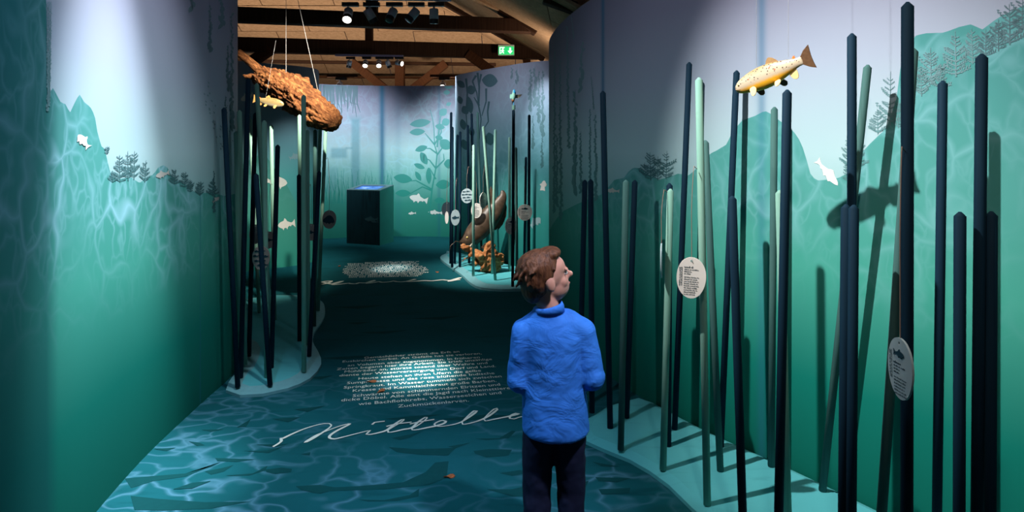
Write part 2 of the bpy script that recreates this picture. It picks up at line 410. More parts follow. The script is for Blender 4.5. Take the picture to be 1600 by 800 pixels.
# ------------------------------------------------------------------ flat prints on the fabric
def decal(name, W, polys_px, m, wall, off=.0015, kind=None):
    """polys given in photograph pixels, laid onto the curved fabric"""
    bm = bmesh.new(); smin, smax = 1e9, -1e9
    for poly in polys_px:
        q = [W.sz(*p) for p in poly]
        if any(v is None for v in q): continue
        q = [(a, min(b, WALLH-.01)) for a, b in q]
        ss = [a for a, b in q]
        if max(ss)-min(ss) > 1.6: continue
        vs = [bm.verts.new((a, 0, max(b, .01))) for a, b in q]
        try: bm.faces.new(vs)
        except ValueError: continue
        smin, smax = min(smin, *ss), max(smax, *ss)
    if not bm.faces: bm.free(); return None
    bmesh.ops.triangulate(bm, faces=bm.faces[:])
    k = math.ceil(smin/.06)
    while k*.06 < smax:
        bmesh.ops.bisect_plane(bm, geom=bm.verts[:]+bm.edges[:]+bm.faces[:], plane_co=(k*.06, 0, 0), plane_no=(1, 0, 0)); k += 1
    for v in bm.verts:
        p, nr = W.at(v.co.x); v.co = Vector((p.x+nr.x*off, p.y+nr.y*off, v.co.z))
    o = obj(name, bm, m, wall)
    return o
def leaf_poly(cx, cy, ln, wd, ang, n=9):
    a = math.radians(ang); pts = []
    for i in range(n+1):
        t = i/n; pts.append((-ln/2+ln*t, wd/2*math.sin(PI*t)**.75))
    for i in range(1, n):
        t = 1-i/n; pts.append((-ln/2+ln*t, -wd/2*math.sin(PI*t)**.75))
    return [(cx+x*math.cos(a)-y*math.sin(a), cy+x*math.sin(a)+y*math.cos(a)) for x, y in pts]
def line_polys(pts, w0, w1):
    out = []; n = len(pts)-1
    for i in range(n):
        (x0, y0), (x1, y1) = pts[i], pts[i+1]; dx, dy = x1-x0, y1-y0; l = math.hypot(dx, dy) or 1
        a = (w0+(w1-w0)*i/n)/2; b = (w0+(w1-w0)*(i+1)/n)/2; nx, ny = -dy/l, dx/l
        out.append([(x0+nx*a, y0+ny*a), (x1+nx*b, y1+ny*b), (x1-nx*b, y1-ny*b), (x0-nx*a, y0-ny*a)])
    return out
def fir(cx, by, h, wd, rnd, tiers=9):
    """feathery water plant like a small fir"""
    out = line_polys([(cx, by), (cx+rnd.uniform(-2, 2), by-h)], max(1.2, wd*.05), .5)
    for i in range(tiers):
        t = min(.97, .06+.88*(i+rnd.uniform(-.35, .35))/tiers); y = by-h*max(t, .02); l = wd/2*(1-t)**.7*rnd.uniform(.7, 1.15)+1
        for sg in (-1, 1):
            l = l*rnd.uniform(.6, 1.25); ex, ey = cx+sg*l, y-l*rnd.uniform(.25, 1.0)
            mid = ((cx+ex)/2, (y+ey)/2+l*.08)
            out += line_polys([(cx, y), mid, (ex, ey)], max(1.0, l*.13), .5)
            for k in range(4):
                f = .3+.2*k; bx, byy = cx+(ex-cx)*f, y+(ey-y)*f
                for s2 in (-1, 1):
                    out.append(leaf_poly(bx+sg*l*.07, byy+s2*l*.10-l*.04, l*.26, l*.07+.3, -sg*35+s2*35, 4))
    return out
def blobstalk(px, y0, y1, wd, rnd, drift=0):
    out = []; y = y0
    while y > y1:
        t = (y0-y)/(y0-y1); x = px+drift*t+rnd.uniform(-1, 1)*wd*.3
        out.append(leaf_poly(x, y, wd*rnd.uniform(1.2, 2.2)*(1.1-.6*t), wd*rnd.uniform(.6, 1.0)*(1.1-.6*t), rnd.choice((-60, -75, -105, -120, -50)), 4))
        y -= wd*rnd.uniform(.5, 1.0)
    out += line_polys([(px, y0), (px+drift, y1)], wd*.25, .6)
    return out
FISH = [(0, .02), (.06, -.05), (.16, -.10), (.28, -.13), (.36, -.145), (.42, -.24), (.50, -.20), (.56, -.12), (.68, -.08), (.80, -.05), (.88, -.08), (1, -.17), (.96, 0), (1, .15), (.88, .05), (.80, .04), (.74, .10), (.68, .07), (.58, .10), (.52, .20), (.47, .13), (.35, .14), (.30, .22), (.25, .15), (.15, .12), (.06, .08)]
def fish_poly(x0, y0, x1, y1, fat=1.0, up=1):
    """nose at x0,y0 and tail at x1,y1"""
    dx, dy = x1-x0, y1-y0
    nx, ny = (-dy, dx) if dx >= 0 else (dy, -dx)
    return [(x0+dx*a+nx*b*fat*up, y0+dy*a+ny*b*fat*up) for a, b in FISH]

R = random.Random(3)
# left wall
decal('weed_print', WL, sum([blobstalk(74+i*1.3, 172-i*8, 2, 3.2, R, R.uniform(-2, 3)) for i in range(3)], []), M['weed_pale'], wall_left)
decal('weed_print', WL, fir(187, 284, 42, 26, R)+fir(200, 282, 46, 26, R)+fir(209, 280, 44, 22, R)+fir(226, 284, 34, 18, R)+fir(167, 240, 12, 10, R, 5)+fir(176, 284, 16, 14, R, 5), M['weed'], wall_left)
decal('weed_print', WL, fir(272, 288, 24, 18, R)+fir(288, 292, 24, 18, R)+fir(297, 300, 20, 14, R)+fir(312, 305, 22, 16, R)+fir(332, 306, 26, 18, R), M['weed'], wall_left)
decal('weed_print', WL, sum([blobstalk(x, y0, y1, wd, R) for x, y0, y1, wd in ((328, 78, 8, 6), (356, 140, 70, 6), (362, 200, 20, 6), (346, 40, -20, 8), (300, 14, -20, 8), (352, 250, 150, 5), (334, 330, 268, 4))], []), M['weed'], wall_left)
decal('fish_print', WL, [fish_poly(122, 210, 138, 231, 1.5)], M['white_ink'], wall_left)
decal('fish_print', WL, [fish_poly(243, 275, 264, 270, 1.3)], M['pink_ink'], wall_left)
decal('fish_print', WL, [fish_poly(342, 308, 332, 316, 1.3)], M['pink_ink'], wall_left)
decal('bubble_print', WL, [leaf_poly(320+30*t+R.uniform(-7, 7), 132+105*t+R.uniform(-8, 8), 4.2, 2.0, R.uniform(40, 80), 4) for t in [i/26 for i in range(27)]], M['grey_ink'], wall_left)
decal('bubble_print', WL, [leaf_poly(356+R.uniform(-8, 8), 165+i*5, 3.2, 1.6, R.uniform(50, 90), 4) for i in range(16)], M['grey_ink'], wall_left)
# left rear wall
decal('fish_print', WLR, [fish_poly(376, 156, 396, 148, 1.4)], M['pink_ink'], wall_lr)
decal('fish_print', WLR, [fish_poly(449, 285, 414, 283, 1.5)], M['pink_ink'], wall_lr)
decal('fish_print', WLR, [fish_poly(434, 352, 461, 349, 1.5)], M['pink_ink'], wall_lr)
decal('fish_print', WLR, [fish_poly(467, 242, 452, 248, 1.7)], M['grey_ink'], wall_lr)
# back wall
decal('hanging_weed_print', WB, sum([line_polys([(500+i*2.2+R.uniform(-2, 2), 132), (500+i*2.2+R.uniform(-3, 3), 150+R.uniform(0, 12)), (502+i*2.2+R.uniform(-3, 3), 152+R.uniform(6, 26)+(16 if i in (14, 15, 25) else 0))], 3.4, .6) for i in range(28)], []), M['weed'], wall_back)
lv = [(1025, 445, 205, 78, -8), (997, 530, 152, 66, -4), (1215, 480, 95, 58, 10), (1270, 435, 85, 75, -30), (1245, 340, 90, 72, -40), (1205, 585, 75, 50, 10), (1265, 650, 130, 100, 40), (1035, 690, 125, 60, -18), (1055, 770, 105, 62, 60), (1298, 262, 55, 36, -22), (1280, 150, 65, 45, 0), (1295, 95, 80, 45, 0)]
lf = [leaf_poly(490+x/6.152, 120+y/6.152, a/6.152, b/6.152, c) for x, y, a, b, c in lv]
lv2 = [(920, 45, 105, 58, 60), (882, 105, 98, 42, 22), (872, 188, 92, 40, 60), (960, 185, 142, 48, 88), (745, 208, 158, 76, 8), (1080, 257, 125, 78, -5), (1125, 85, 80, 78, 0), (1050, 390, 90, 50, 0), (745, 330, 130, 58, 0)]
lf += [leaf_poly(490+x/5.335, 240+y/5.335, a/5.335, b/5.335, c) for x, y, a, b, c in lv2]
st = [[(671, 335), (675, 296), (681, 263), (683, 240), (679, 226), (678, 200), (676, 186), (672, 171)], [(681, 263), (694, 250), (693, 240)], [(683, 242), (692, 230), (700, 222)], [(679, 226), (690, 206), (688, 195)], [(679, 226), (664, 208)], [(683, 240), (672, 232), (662, 232)], [(681, 263), (671, 250), (666, 248)], [(681, 280), (671, 262)], [(675, 296), (650, 282), (640, 283)], [(675, 298), (660, 292), (640, 303)], [(683, 230), (688, 184), (692, 175)]]
for s_ in st: lf += line_polys(s_, 2.6, 1.0)
decal('leafy_plant_print', WB, lf, M['leaf_ink'], wall_back)
decal('reed_print', WB, sum([line_polys([(x, 318), (x+R.uniform(-3, 3), 300), (x+R.uniform(-7, 7), 262+R.uniform(0, 22))], 1.6, .4) for x in [503+i*2.6+R.uniform(-1, 1) for i in range(44)]], []), M['leaf_ink'], wall_back)
for a in ((668, 315, 640, 306), ): decal('fish_print', WB, [fish_poly(640, 307, 668, 314, 1.2)], M['white_ink'], wall_back)
decal('fish_print', WB, [fish_poly(638, 333.5, 650, 333, 1.0)], M['white_ink'], wall_back)
decal('fish_print', WB, [fish_poly(669, 331, 691, 333, .8)], M['white_ink'], wall_back)
# niche wall
lv3 = [(335, 115, 112, 92, 5), (205, 180, 68, 64, -10), (196, 285, 124, 46, 80), (335, 520, 92, 72, 80), (165, 320, 66, 54, 60), (128, 250, 60, 40, 70), (135, 140, 70, 44, 40), (150, 420, 80, 44, 75), (210, 470, 70, 40, 80), (160, 560, 80, 50, 70)]
ln = [leaf_poly(690+x/4.444, 100+y/4.444, a/4.444, b/4.444, c) for x, y, a, b, c in lv3]
for s_ in ([(250, 60), (262, 160), (258, 290), (275, 380), (262, 520)], [(310, 170), (310, 260), (280, 360)], [(240, 80), (215, 120), (245, 200), (256, 280)], [(330, 260), (320, 330), (325, 400), (300, 440)], [(170, 100), (180, 200), (170, 330), (180, 480)], [(262, 290), (225, 230)], [(275, 70), (262, 150)]):
    ln += line_polys([(690+x/4.444, 100+y/4.444) for x, y in s_], 3.4, 1.2)
decal('leafy_plant_print', WRR, ln, M['leaf_dark'], wall_rr)
decal('weed_print', WRR, sum([blobstalk(x, y0, y1, wd, R) for x, y0, y1, wd in ((808, 128, 108, 5), (800, 120, 106, 4), (829, 170, 106, 6), (836, 160, 104, 7), (842, 190, 110, 5), (848, 210, 110, 6), (833, 230, 180, 4), (847, 260, 215, 4))], []), M['weed'], wall_rr)
decal('fish_print', WRR, [fish_poly(844, 340, 829, 354, 1.7)], M['grey_ink'], wall_rr)
decal('fish_print', WRR, [fish_poly(850, 282, 848, 298, 1.5)], M['pink_ink'], wall_rr)
# right wall
decal('weed_print', WR, sum([blobstalk(x, y0, y1, wd, R, dr) for x, y0, y1, wd, dr in ((866, 330, 80, 4, 1), (877, 340, 95, 5, -2), (899, 300, 140, 8, 0), (889, 230, 40, 4, -3), (908, 140, 65, 7, 2), (897, 60, 25, 2, -4), (923, 300, 170, 4, -1), (932, 310, 180, 5, -2), (908, 300, 205, 5, 0), (870, 320, 210, 5, 0), (928, 170, 120, 2, -4))], []), M['weed_pale'], wall_right)
decal('weed_print', WR, fir(1017, 282, 44, 34, R)+fir(1028, 282, 38, 24, R)+fir(1041, 280, 44, 26, R)+fir(1009, 276, 22, 20, R, 6), M['weed'], wall_right)
decal('weed_print', WR, fir(1391, 196, 84, 44, R, 10)+fir(1372, 210, 40, 26, R)+fir(1404, 200, 44, 26, R)+fir(1345, 262, 44, 22, R)+fir(1326, 262, 50, 22, R)+fir(1322, 282, 30, 12, R), M['weed_pale'], wall_right)
decal('weed_print', WR, fir(1455, 130, 56, 42, R)+fir(1494, 120, 72, 50, R)+fir(1520, 100, 56, 30, R)+fir(1440, 150, 44, 30, R)+fir(1470, 140, 36, 30, R), M['weed_pale'], wall_right)
decal('weed_print', WR, fir(1578, 70, 64, 50, R)+fir(1597, 50, 60, 40, R)+fir(1560, 80, 50, 36, R)+fir(1540, 90, 44, 30, R), M['weed'], wall_right)
decal('fish_print', WR, [fish_poly(1310, 289, 1276, 250, .75)], M['white_ink'], wall_right)
decal('fish_print', WR, [fish_poly(948, 297, 968, 299, 1.0)], M['pink_ink'], wall_right)

# ------------------------------------------------------------------ floor
bm = bmesh.new()
bmesh.ops.create_grid(bm, x_segments=2, y_segments=2, size=1, matrix=Matrix.Translation((-.5, 7, 0)) @ Matrix.Diagonal((9, 10, 1, 1)))
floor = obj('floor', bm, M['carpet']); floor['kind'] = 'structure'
def ribbon(bm, pts, wd, z):
    n = len(pts); pts = [Vector((p.x, p.y, z+.002*i/n)) for i, p in enumerate(pts)]; L = []
    for i in range(n):
        t = pts[min(i+1, n-1)]-pts[max(i-1, 0)]; t.z = 0; t.normalize()
        q = Vector((-t.y, t.x, 0)); ww = wd if not callable(wd) else wd(i/(n-1))
        L.append((bm.verts.new(pts[i]+q*ww/2), bm.verts.new(pts[i]-q*ww/2)))
    for a, b in zip(L, L[1:]):
        bm.faces.new((a[0], a[1], b[1], b[0]))
STROKES = [
 [(195, 748), (240, 744), (290, 740), (330, 730), (345, 722), (290, 745), (240, 752), (205, 763)],
 [(204, 775), (250, 780), (320, 785), (390, 784), (330, 795), (260, 798), (210, 797)],
 [(336, 716), (370, 717), (400, 718), (370, 722), (340, 721)], [(320, 737), (345, 732), (365, 727), (350, 737), (330, 742)],
 [(352, 743), (395, 740), (418, 728), (415, 735), (390, 743), (360, 744)], [(415, 734), (440, 731), (456, 733), (455, 738), (430, 741), (416, 738)],
 [(462, 760), (500, 758), (530, 763), (500, 772), (470, 766)], [(500, 763), (560, 760), (630, 754), (665, 738), (680, 723), (701, 721), (698, 747), (670, 758), (600, 765), (540, 767), (505, 768)],
 [(560, 781), (600, 782), (640, 774), (655, 764), (654, 776), (620, 783), (575, 784)], [(607, 699), (650, 702), (690, 701), (713, 700), (700, 712), (660, 711), (620, 707)],
 [(700, 698), (735, 692), (712, 701)], [(740, 705), (765, 702), (800, 703), (795, 712), (760, 715), (742, 709)], [(742, 686), (780, 685), (800, 673), (806, 674), (795, 685), (760, 688)],
 [(612, 685), (645, 678), (660, 674), (640, 684), (625, 688)], [(295, 690), (312, 692), (320, 696), (308, 697)], [(370, 668), (392, 655), (385, 667)], [(315, 672), (350, 671), (330, 675)],
 [(760, 765), (800, 765), (830, 758), (840, 776), (800, 776)], [(780, 740), (812, 735), (830, 738), (800, 744)], [(400, 695), (450, 694), (430, 699)], [(240, 702), (275, 700), (260, 705)],
 [(380, 705), (418, 704), (445, 697), (420, 708)], [(470, 710), (485, 707), (484, 712)], [(930, 746), (985, 748), (965, 754), (935, 752)], [(935, 765), (985, 763), (983, 771), (940, 773)], [(925, 722), (970, 730), (940, 729)],
 [(600, 655), (650, 650), (690, 648), (640, 658)], [(425, 655), (470, 652), (450, 660)], [(460, 640), (510, 634), (480, 644)], [(690, 655), (760, 648), (800, 650), (730, 658)],
 [(500, 560), (560, 556), (600, 557), (540, 562)], [(480, 590), (520, 587), (500, 593)], [(560, 520), (640, 516), (600, 522)], [(520, 480), (600, 477), (560, 483)], [(640, 498), (720, 494), (690, 500)], [(540, 505), (580, 503), (560, 507)],
 [(880, 760), (920, 752), (915, 762)], [(270, 765), (300, 755), (330, 752), (300, 764)]]
bm = bmesh.new()
for s_ in STROKES:
    zz = .0012+.00003*STROKES.index(s_); vs = [bm.verts.new((*F(*p).xy, zz)) for p in s_]
    f = bm.faces.new(vs)
bmesh.ops.triangulate(bm, faces=bm.faces[:])
bmesh.ops.recalc_face_normals(bm, faces=bm.faces[:])
obj('brush_stroke_print', bm, M['stroke'], floor)

# lettering on the floor
TXT = ['Gemächlicher strömt die Erft an', 'Euskirchen vorbei. An Gefälle hat sie verloren,', 'an Volumen aber zugenommen. In früheren', 'Zeiten begann hier ihre Arbeit. Sie trieb unzählige', 'Mühlräder an, stürzte tosend über Wehre und', 'diente der Wasserversorgung von Dorf und Land.', 'Heute stehen an ihren Ufern die gelbe', 'Sumpfkresse und das rosa blühende Indische', 'Springkraut. Im Wasser tummeln sich zwischen', 'Kresse und Kammlaichkraut große Barben.', 'Schwärme von schimmernden Elritzen und', 'dicke Döbel. Alle eint die Jagd nach Kleinsttieren', 'wie Bachflohkrebs, Wasserseelchen und', 'Zuckmückenlarven.']
ROWS = [(569, 561, 718, 551), (535, 567, 753, 554), (543, 573, 750, 560), (526, 579, 769, 563), (538, 583, 762, 569), (530, 589, 775, 574), (560, 594, 752, 581), (542, 601, 773, 585), (537, 608, 784, 590), (551, 613, 776, 597), (551, 621, 782, 603), (533, 628, 804, 608), (560, 634, 784, 616), (622, 637.5, 733, 628)]
def text_line(txt, a, b, h, parent, m, z=.003):
    cu = bpy.data.curves.new('txt', 'FONT'); cu.body = txt; cu.size = 1; cu.resolution_u = 2
    t = bpy.data.objects.new('txt', cu); COL.objects.link(t)
    dg = bpy.context.evaluated_depsgraph_get(); dg.update()
    me = bpy.data.meshes.new_from_object(t.evaluated_get(dg)); bpy.data.objects.remove(t)
    xs = [v.co.x for v in me.vertices]; x0, x1 = min(xs), max(xs)
    d = b-a; ang = math.atan2(d.y, d.x); L = d.length; sx_ = L/(x1-x0)
    for v in me.vertices:
        x = (v.co.x-x0)*sx_; y = v.co.y*h
        v.co = (a.x+x*math.cos(ang)-y*math.sin(ang), a.y+x*math.sin(ang)+y*math.cos(ang), z)
    me.materials.append(m); me.name = 'text_line'
    o = bpy.data.objects.new('text_line', me); COL.objects.link(o); o.parent = parent; o['kind'] = 'stuff'; return o
inscr = empty('floor_inscription', (0, 0, 0), 'pale German paragraph lettered on the carpet in the near light pool, handwritten title below it', 'lettering')
for t, (x0, y0, x1, y1) in zip(TXT, ROWS):
    text_line(t, F(x0, y0), F(x1, y1), .064, inscr, M['letter'])
S1 = [(25, 262), (55, 245), (75, 228), (72, 212), (85, 212), (130, 190), (200, 160), (270, 137), (330, 124), (360, 124), (372, 132), (360, 150), (300, 190), (250, 220), (215, 236), (280, 195), (340, 170), (420, 140), (485, 125), (455, 142), (400, 170), (365, 195), (362, 210), (390, 216), (430, 208), (500, 190), (560, 175), (605, 165), (590, 178), (580, 188), (600, 190), (650, 180), (700, 165), (740, 135), (790, 102), (805, 100), (790, 115), (740, 145), (708, 165), (712, 177), (750, 172), (800, 160), (850, 150), (890, 115), (930, 88), (942, 88), (930, 105), (880, 140), (850, 155), (855, 163), (890, 160), (950, 148), (1000, 138), (1040, 125), (1055, 112), (1035, 106), (1005, 115), (985, 130), (1010, 142), (1060, 138), (1130, 122), (1180, 95), (1230, 60), (1238, 50), (1222, 50), (1180, 85), (1150, 118), (1155, 130), (1190, 125), (1250, 108), (1310, 80), (1360, 42), (1358, 34), (1340, 40), (1300, 75), (1280, 100), (1290, 110), (1330, 102), (1390, 90), (1440, 80), (1490, 68), (1470, 65), (1440, 78), (1435, 95), (1460, 98), (1500, 85), (1560, 78), (1600, 66), (1585, 82), (1610, 88), (1660, 64), (1650, 80), (1690, 78), (1760, 40), (1800, 8), (1785, 6), (1735, 55), (1690, 110), (1665, 135), (1690, 115), (1740, 70), (1800, 60)]
S2 = [[(615, 130), (630, 118), (690, 112)], [(700, 142), (760, 128), (850, 118)], [(840, 128), (900, 115), (985, 102)]]
bm = bmesh.new()
def px1(c): return F(420+c[0]/3.81, 630+c[1]/3.81)
ribbon(bm, catmull([px1(c) for c in S1], .015), lambda t: .0125+.004*math.sin(t*70), .003)
for i, s_ in enumerate(S2): ribbon(bm, catmull([px1(c) for c in s_], .02), .012, .0034+i*.0003)
obj('handwritten_title', bm, M['letter'], inscr)

inscr2 = empty('floor_inscription', (0, 0, 0), 'pale paragraph lettered on the carpet in the far light pool near the kiosk', 'lettering')
def greek(bm, a, b, h, rnd, z=None, nrm=None, up=None):
    """tiny unreadable lettering: letter sized marks grouped in words between 3D points a and b"""
    d = (b-a); L = d.length; d.normalize(); x = 0
    up = up or Vector((-d.y, d.x, 0))
    while x < L-h*.5:
        for k in range(rnd.randint(3, 9)):
            wd = h*rnd.uniform(.34, .55); hh = h*rnd.choice((.62, .62, .62, 1, .95))
            if x+wd > L: break
            p = a+d*x
            vs = [p, p+d*wd, p+d*wd+up*hh, p+up*hh]
            bm.faces.new([bm.verts.new(v) for v in vs]); x += wd+h*.16
        x += h*.4
for i in range(13):
    t = i/12; y = 410.2+t*23
    xa = 534+abs(t-.55)*22+R.uniform(-3, 3); xb = 672-abs(t-.6)*50+R.uniform(-6, 6)
    if i == 0: xa, xb = 570, 655
    bm = bmesh.new(); a = F(xa, y+.8); b = F(xb, y-1.2); a.z = b.z = .003
    greek(bm, a, b, .042, R)
    obj('text_line', bm, M['letter'], inscr2)['kind'] = 'stuff'
U1 = [(135, 275), (200, 262), (232, 243), (180, 246), (140, 252), (190, 262), (240, 272), (290, 262), (340, 243), (250, 268), (250, 278), (330, 272), (400, 264), (415, 268), (470, 270), (500, 260), (560, 262), (620, 243), (655, 236), (600, 255), (570, 266), (640, 258), (690, 250), (720, 256), (800, 250), (830, 243), (860, 250), (900, 252), (960, 246), (1040, 225), (970, 244), (960, 250), (1040, 246), (1120, 240), (1200, 242), (1260, 236), (1310, 232), (1360, 238), (1430, 226), (1475, 210), (1400, 232), (1360, 248), (1420, 236), (1470, 230)]
bm = bmesh.new()
ribbon(bm, catmull([F(480+x/6.154, 400+y/6.154) for x, y in U1], .03), .04, .003)
obj('handwritten_title', bm, M['letter'], inscr2)
M['leafbrown'] = plain('dry_leaf', (.30, .09, .03), .8)
for i, (x, y, lb) in enumerate([(580, 597, 'small dry brown leaf on the upper left of the near paragraph'), (595.5, 612, 'small dry brown leaf beside the fourth to last lines of the near paragraph'), (683, 425.5, 'small dry orange leaf right of the far paragraph'), (702, 746, 'tiny brown leaf below the long dark brush stroke near the boy'), (530, 416.5, 'dark dry leaf at the left end of the far paragraph')]):
    p = F(x, y); bm = bmesh.new()
    lw = .03 if i < 3 else .022
    pts = [Vector((lw*math.cos(a)*(1+.3*math.cos(2*a)), lw*.6*math.sin(a), .006+.006*math.sin(a*2))) for a in [k*PI/5 for k in range(10)]]
    plate(bm, pts, (0, 0, 1), .002)
    o = obj('dry_leaf', bm, M['leafbrown']); o.location = (p.x, p.y, 0); o.rotation_euler.z = i*1.1
    tag(o, lb, 'leaf', 'dry leaves on the carpet')

# ------------------------------------------------------------------ ceiling and roof timbers
bm = bmesh.new(); box(bm, (-3.5, 15.2, 6.6), (14, 9, .05))
ceiling = obj('ceiling', bm, M['osb']); ceiling['kind'] = 'structure'
TH = .53
def hip(x, t): return Vector((x, 17.2-t*math.cos(math.atan(TH)), 2.6+t*math.sin(math.atan(TH))))
pan_me = None
def panel(parent, o0, ux, uy, lx, ly):
    global pan_me
    if pan_me is None:
        b_ = bmesh.new(); box(b_, (0, 0, 0), (1, 1, .03)); pan_me = bpy.data.meshes.new('ceiling_panel'); b_.to_mesh(pan_me); b_.free(); pan_me.materials.append(M['osb'])
    o = bpy.data.objects.new('ceiling_panel', pan_me); COL.objects.link(o); o.parent = parent
    uz = ux.cross(uy).normalized()
    m = Matrix((ux*lx, uy*ly, uz)).transposed().to_4x4(); m.translation = o0; o.matrix_local = m
    return o
uy = (hip(0, 1)-hip(0, 0)).normalized()
for r_ in range(7):
    for c_ in range(9):
        x = -9.8+c_*1.52+(.76 if r_ % 2 else 0)
        t = .38+r_*.86
        panel(ceiling, hip(x, t)-Vector((0, 0, R.uniform(0, .012))), Vector((1, 0, 0)), uy, 1.505, .845)
# right roof slope
eave = (Vector((.60, 12.0, 3.25))-Vector((.33, 9.3, 3.25))).normalized()
upv = Vector((-1, 0, .55)); upv = (upv-eave*upv.dot(eave)).normalized()
e0 = Vector((.36, 9.3, 3.30))
for r_ in range(-2, 5):
    for c_ in range(-4, 5):
        o0 = e0+eave*(c_*1.5+(.7 if r_ % 2 else 0))+upv*(r_*1.0+.2)
        if o0.y > 15.2 or o0.y < 6.3: continue
        panel(ceiling, o0-Vector((0, 0, R.uniform(0, .008))), eave, upv, 1.485, .985)
# left slope
upl = Vector((1, 0, .55)).normalized()
for r_ in range(5):
    for c_ in range(4):
        panel(ceiling, Vector((-9.2, 6.5+c_*1.9, 3.0))+upl*(r_*1.2), Vector((0, 1, 0)), upl, 1.88, 1.18)
def beam(name, a, b, wy, wz, m, up=Vector((0, 0, 1))):
    bm = bmesh.new(); a, b = Vector(a), Vector(b); L = (b-a).length
    bmesh.ops.create_cube(bm, size=1, matrix=Matrix.Diagonal((L, wy, wz, 1)))
    bmesh.ops.bevel(bm, geom=bm.edges[:], offset=.012, segments=1, affect='EDGES')
    o = obj(name, bm, m, ceiling); mt = frame_rot(b-a, up).to_4x4(); mt.translation = (a+b)/2; o.matrix_local = mt
    return o
# tie beams: bottoms at 3.25 m
def tie(x0, y0, x1, y1, th):
    a = P(x0, y0, 1650/(HY-y0)); b = P(x1, y1, 1650/(HY-y1)); d = (b-a).normalized()
    a = a-d*2.2; a.z = b.z = 3.25+th/2
    beam('tie_beam', a, b, .18, th, M['beam']); return a, b
A0, A1 = tie(370, 35, 834, 52.5, .195)
B0, B1 = tie(370, 81.5, 847, 93, .255)
beam('tie_beam', (-5, 5.9, 3.36), (.5, 6.4, 3.36), .18, .2, M['beam'])
beam('king_post', P(579, 14, 8.85)+Vector((0, .09, -.1)), P(579, -60, 8.85)+Vector((0, .09, 0)), .15, .15, M['beam'], Vector((0, 1, 0)))
beam('king_post', P(576, 66, 11.5)+Vector((0, .05, -.1)), P(576, 20, 11.5)+Vector((0, .05, 0)), .13, .13, M['beam'], Vector((0, 1, 0)))
beam('rafter', A1+Vector((.05, -.02, -.06)), A1+Vector((.05, -.02, 0))+Vector((-1.8, -.25, 1.0)), .16, .16, M['beam'])
beam('rafter', B1+Vector((.05, -.02, -.1)), B1+Vector((.05, -.02, -.1))+Vector((-2.6, -.25, 1.43)), .16, .16, M['beam'])
beam('rafter', Vector((.1, 6.4, 3.3)), Vector((-1.7, 6.4, 4.3)), .16, .16, M['beam'])
beam('rafter', P(900, 14, 6.6), P(850, -4, 6.6), .15, .12, M['beam'])
beam('purlin', P(350, 95, 14.4), P(775, 101, 14.4), .1, .07, M['beam'])
beam('purlin', P(480, 120, 15.4), P(830, 123, 15.4), .1, .05, M['brace'])
beam('ceiling_batten', P(735, -8, 9.0), P(812, 30, 9.3), .1, .1, M['osb'])
beam('support_post', P(625, 230+16, 14.3)+Vector((0, 0, -1.2)), P(625, 99, 14.3), .2, .2, M['brace'], Vector((0, 1, 0)))
beam('brace', P(550, 97, 14.2), P(612, 147, 14.2), .18, .18, M['brace'])
beam('brace', P(697, 99, 14.2), P(638, 145, 14.2), .18, .18, M['brace'])
beam('brace', P(730, 84, 11.75), P(786, 124, 11.75), .18, .17, M['brace'])
beam('brace', P(424, 76, 11.2), P(368, 114, 11.2), .18, .17, M['brace'])
beam('brace', P(822, 88, 12.1), P(826, 125, 12.1), .14, .14, M['brace'], Vector((0, 1, 0)))

# ------------------------------------------------------------------ track lights
def spot_head(loc, aim, r, ln, lit, label, cat='spotlight', group=None):
    root = empty('track_spotlight', loc, label, cat, group)
    bm = bmesh.new(); box(bm, (r*.5, 0, -r*.42), (r*3.6, r*1.1, r*.85)); obj('adapter', bm, M['black'], root)
    bm = bmesh.new(); cyl(bm, (0, 0, -r*.8), (0, 0, -r*2.2), r*.22, n=8); obj('stem', bm, M['lampgrey'], root)
    d = Vector(aim).normalized(); c = Vector((0, 0, -r*2.4)); a = c-d*ln*.32; b = c+d*ln*.68
    bm = bmesh.new(); tube(bm, [a, a+d*ln*.05, b-d*ln*.3], [r*.82, r, r], 18); obj('can', bm, M['lampgrey'], root, True)
    bm = bmesh.new(); rs = tube(bm, [b-d*ln*.3, b], [r*1.04, r*1.04], 18, False); obj('snoot', bm, M['black'], root, True)
    bm = bmesh.new(); ell(bm, b-d*ln*.02, (r*.96, r*.96, r*.12), (d.to_track_quat('Z', 'Y')).to_matrix(), 16, 6)
    obj('lens', bm, M['lens_on'] if lit else M['lens_off'], root, True)
    return root
def track(a, b, label):
    bm = bmesh.new(); bar(bm, a, b, .045, .035); o = obj('light_track', bm, M['rail']); tag(o, label, 'light track'); return o
D1 = 6.4
t1 = track(P(500, -4, D1), P(705, -1, D1), 'violet grey light track at the top edge carrying five spotlights')
for px, aim, lit, w_ in ((544, (.05, -.75, -.9), True, 'its lens facing the viewer'), (577, (.45, .3, -.8), False, 'tilted toward the right'), (613, (-.25, -.45, -.8), False, 'tilted slightly left'), (647, (-.6, -.25, -.8), False, 'tilted strongly left'), (678, (0, .1, -1), False, 'hanging straight down')):
    spot_head(P(px, 1, D1)+Vector((0, 0, -.02)), aim, .045, .15, lit, 'grey spotlight on the near track, %s' % w_, group='spotlights on the near light track')
D2 = 11.0
track(P(524, 86, D2), P(630, 88, D2), 'violet grey light track below the second dark beam')
for px, aim, lit, w_ in ((546, (-.2, .1, -1), False, 'leftmost, unlit and dark'), (571, (.1, -.8, -.8), True, 'second from the left, glowing'), (592, (.15, -.8, -.8), True, 'middle one, glowing'), (606, (.3, .2, -.8), False, 'fourth from the left, unlit and tilted right'), (622, (.9, -.45, -.25), True, 'rightmost, turned sideways to the right')):
    spot_head(P(px, 89, D2)+Vector((0, -.0, -.0)), aim, .042, .13, lit, 'small spotlight on the far track, %s' % w_, group='spotlights on the far light track')
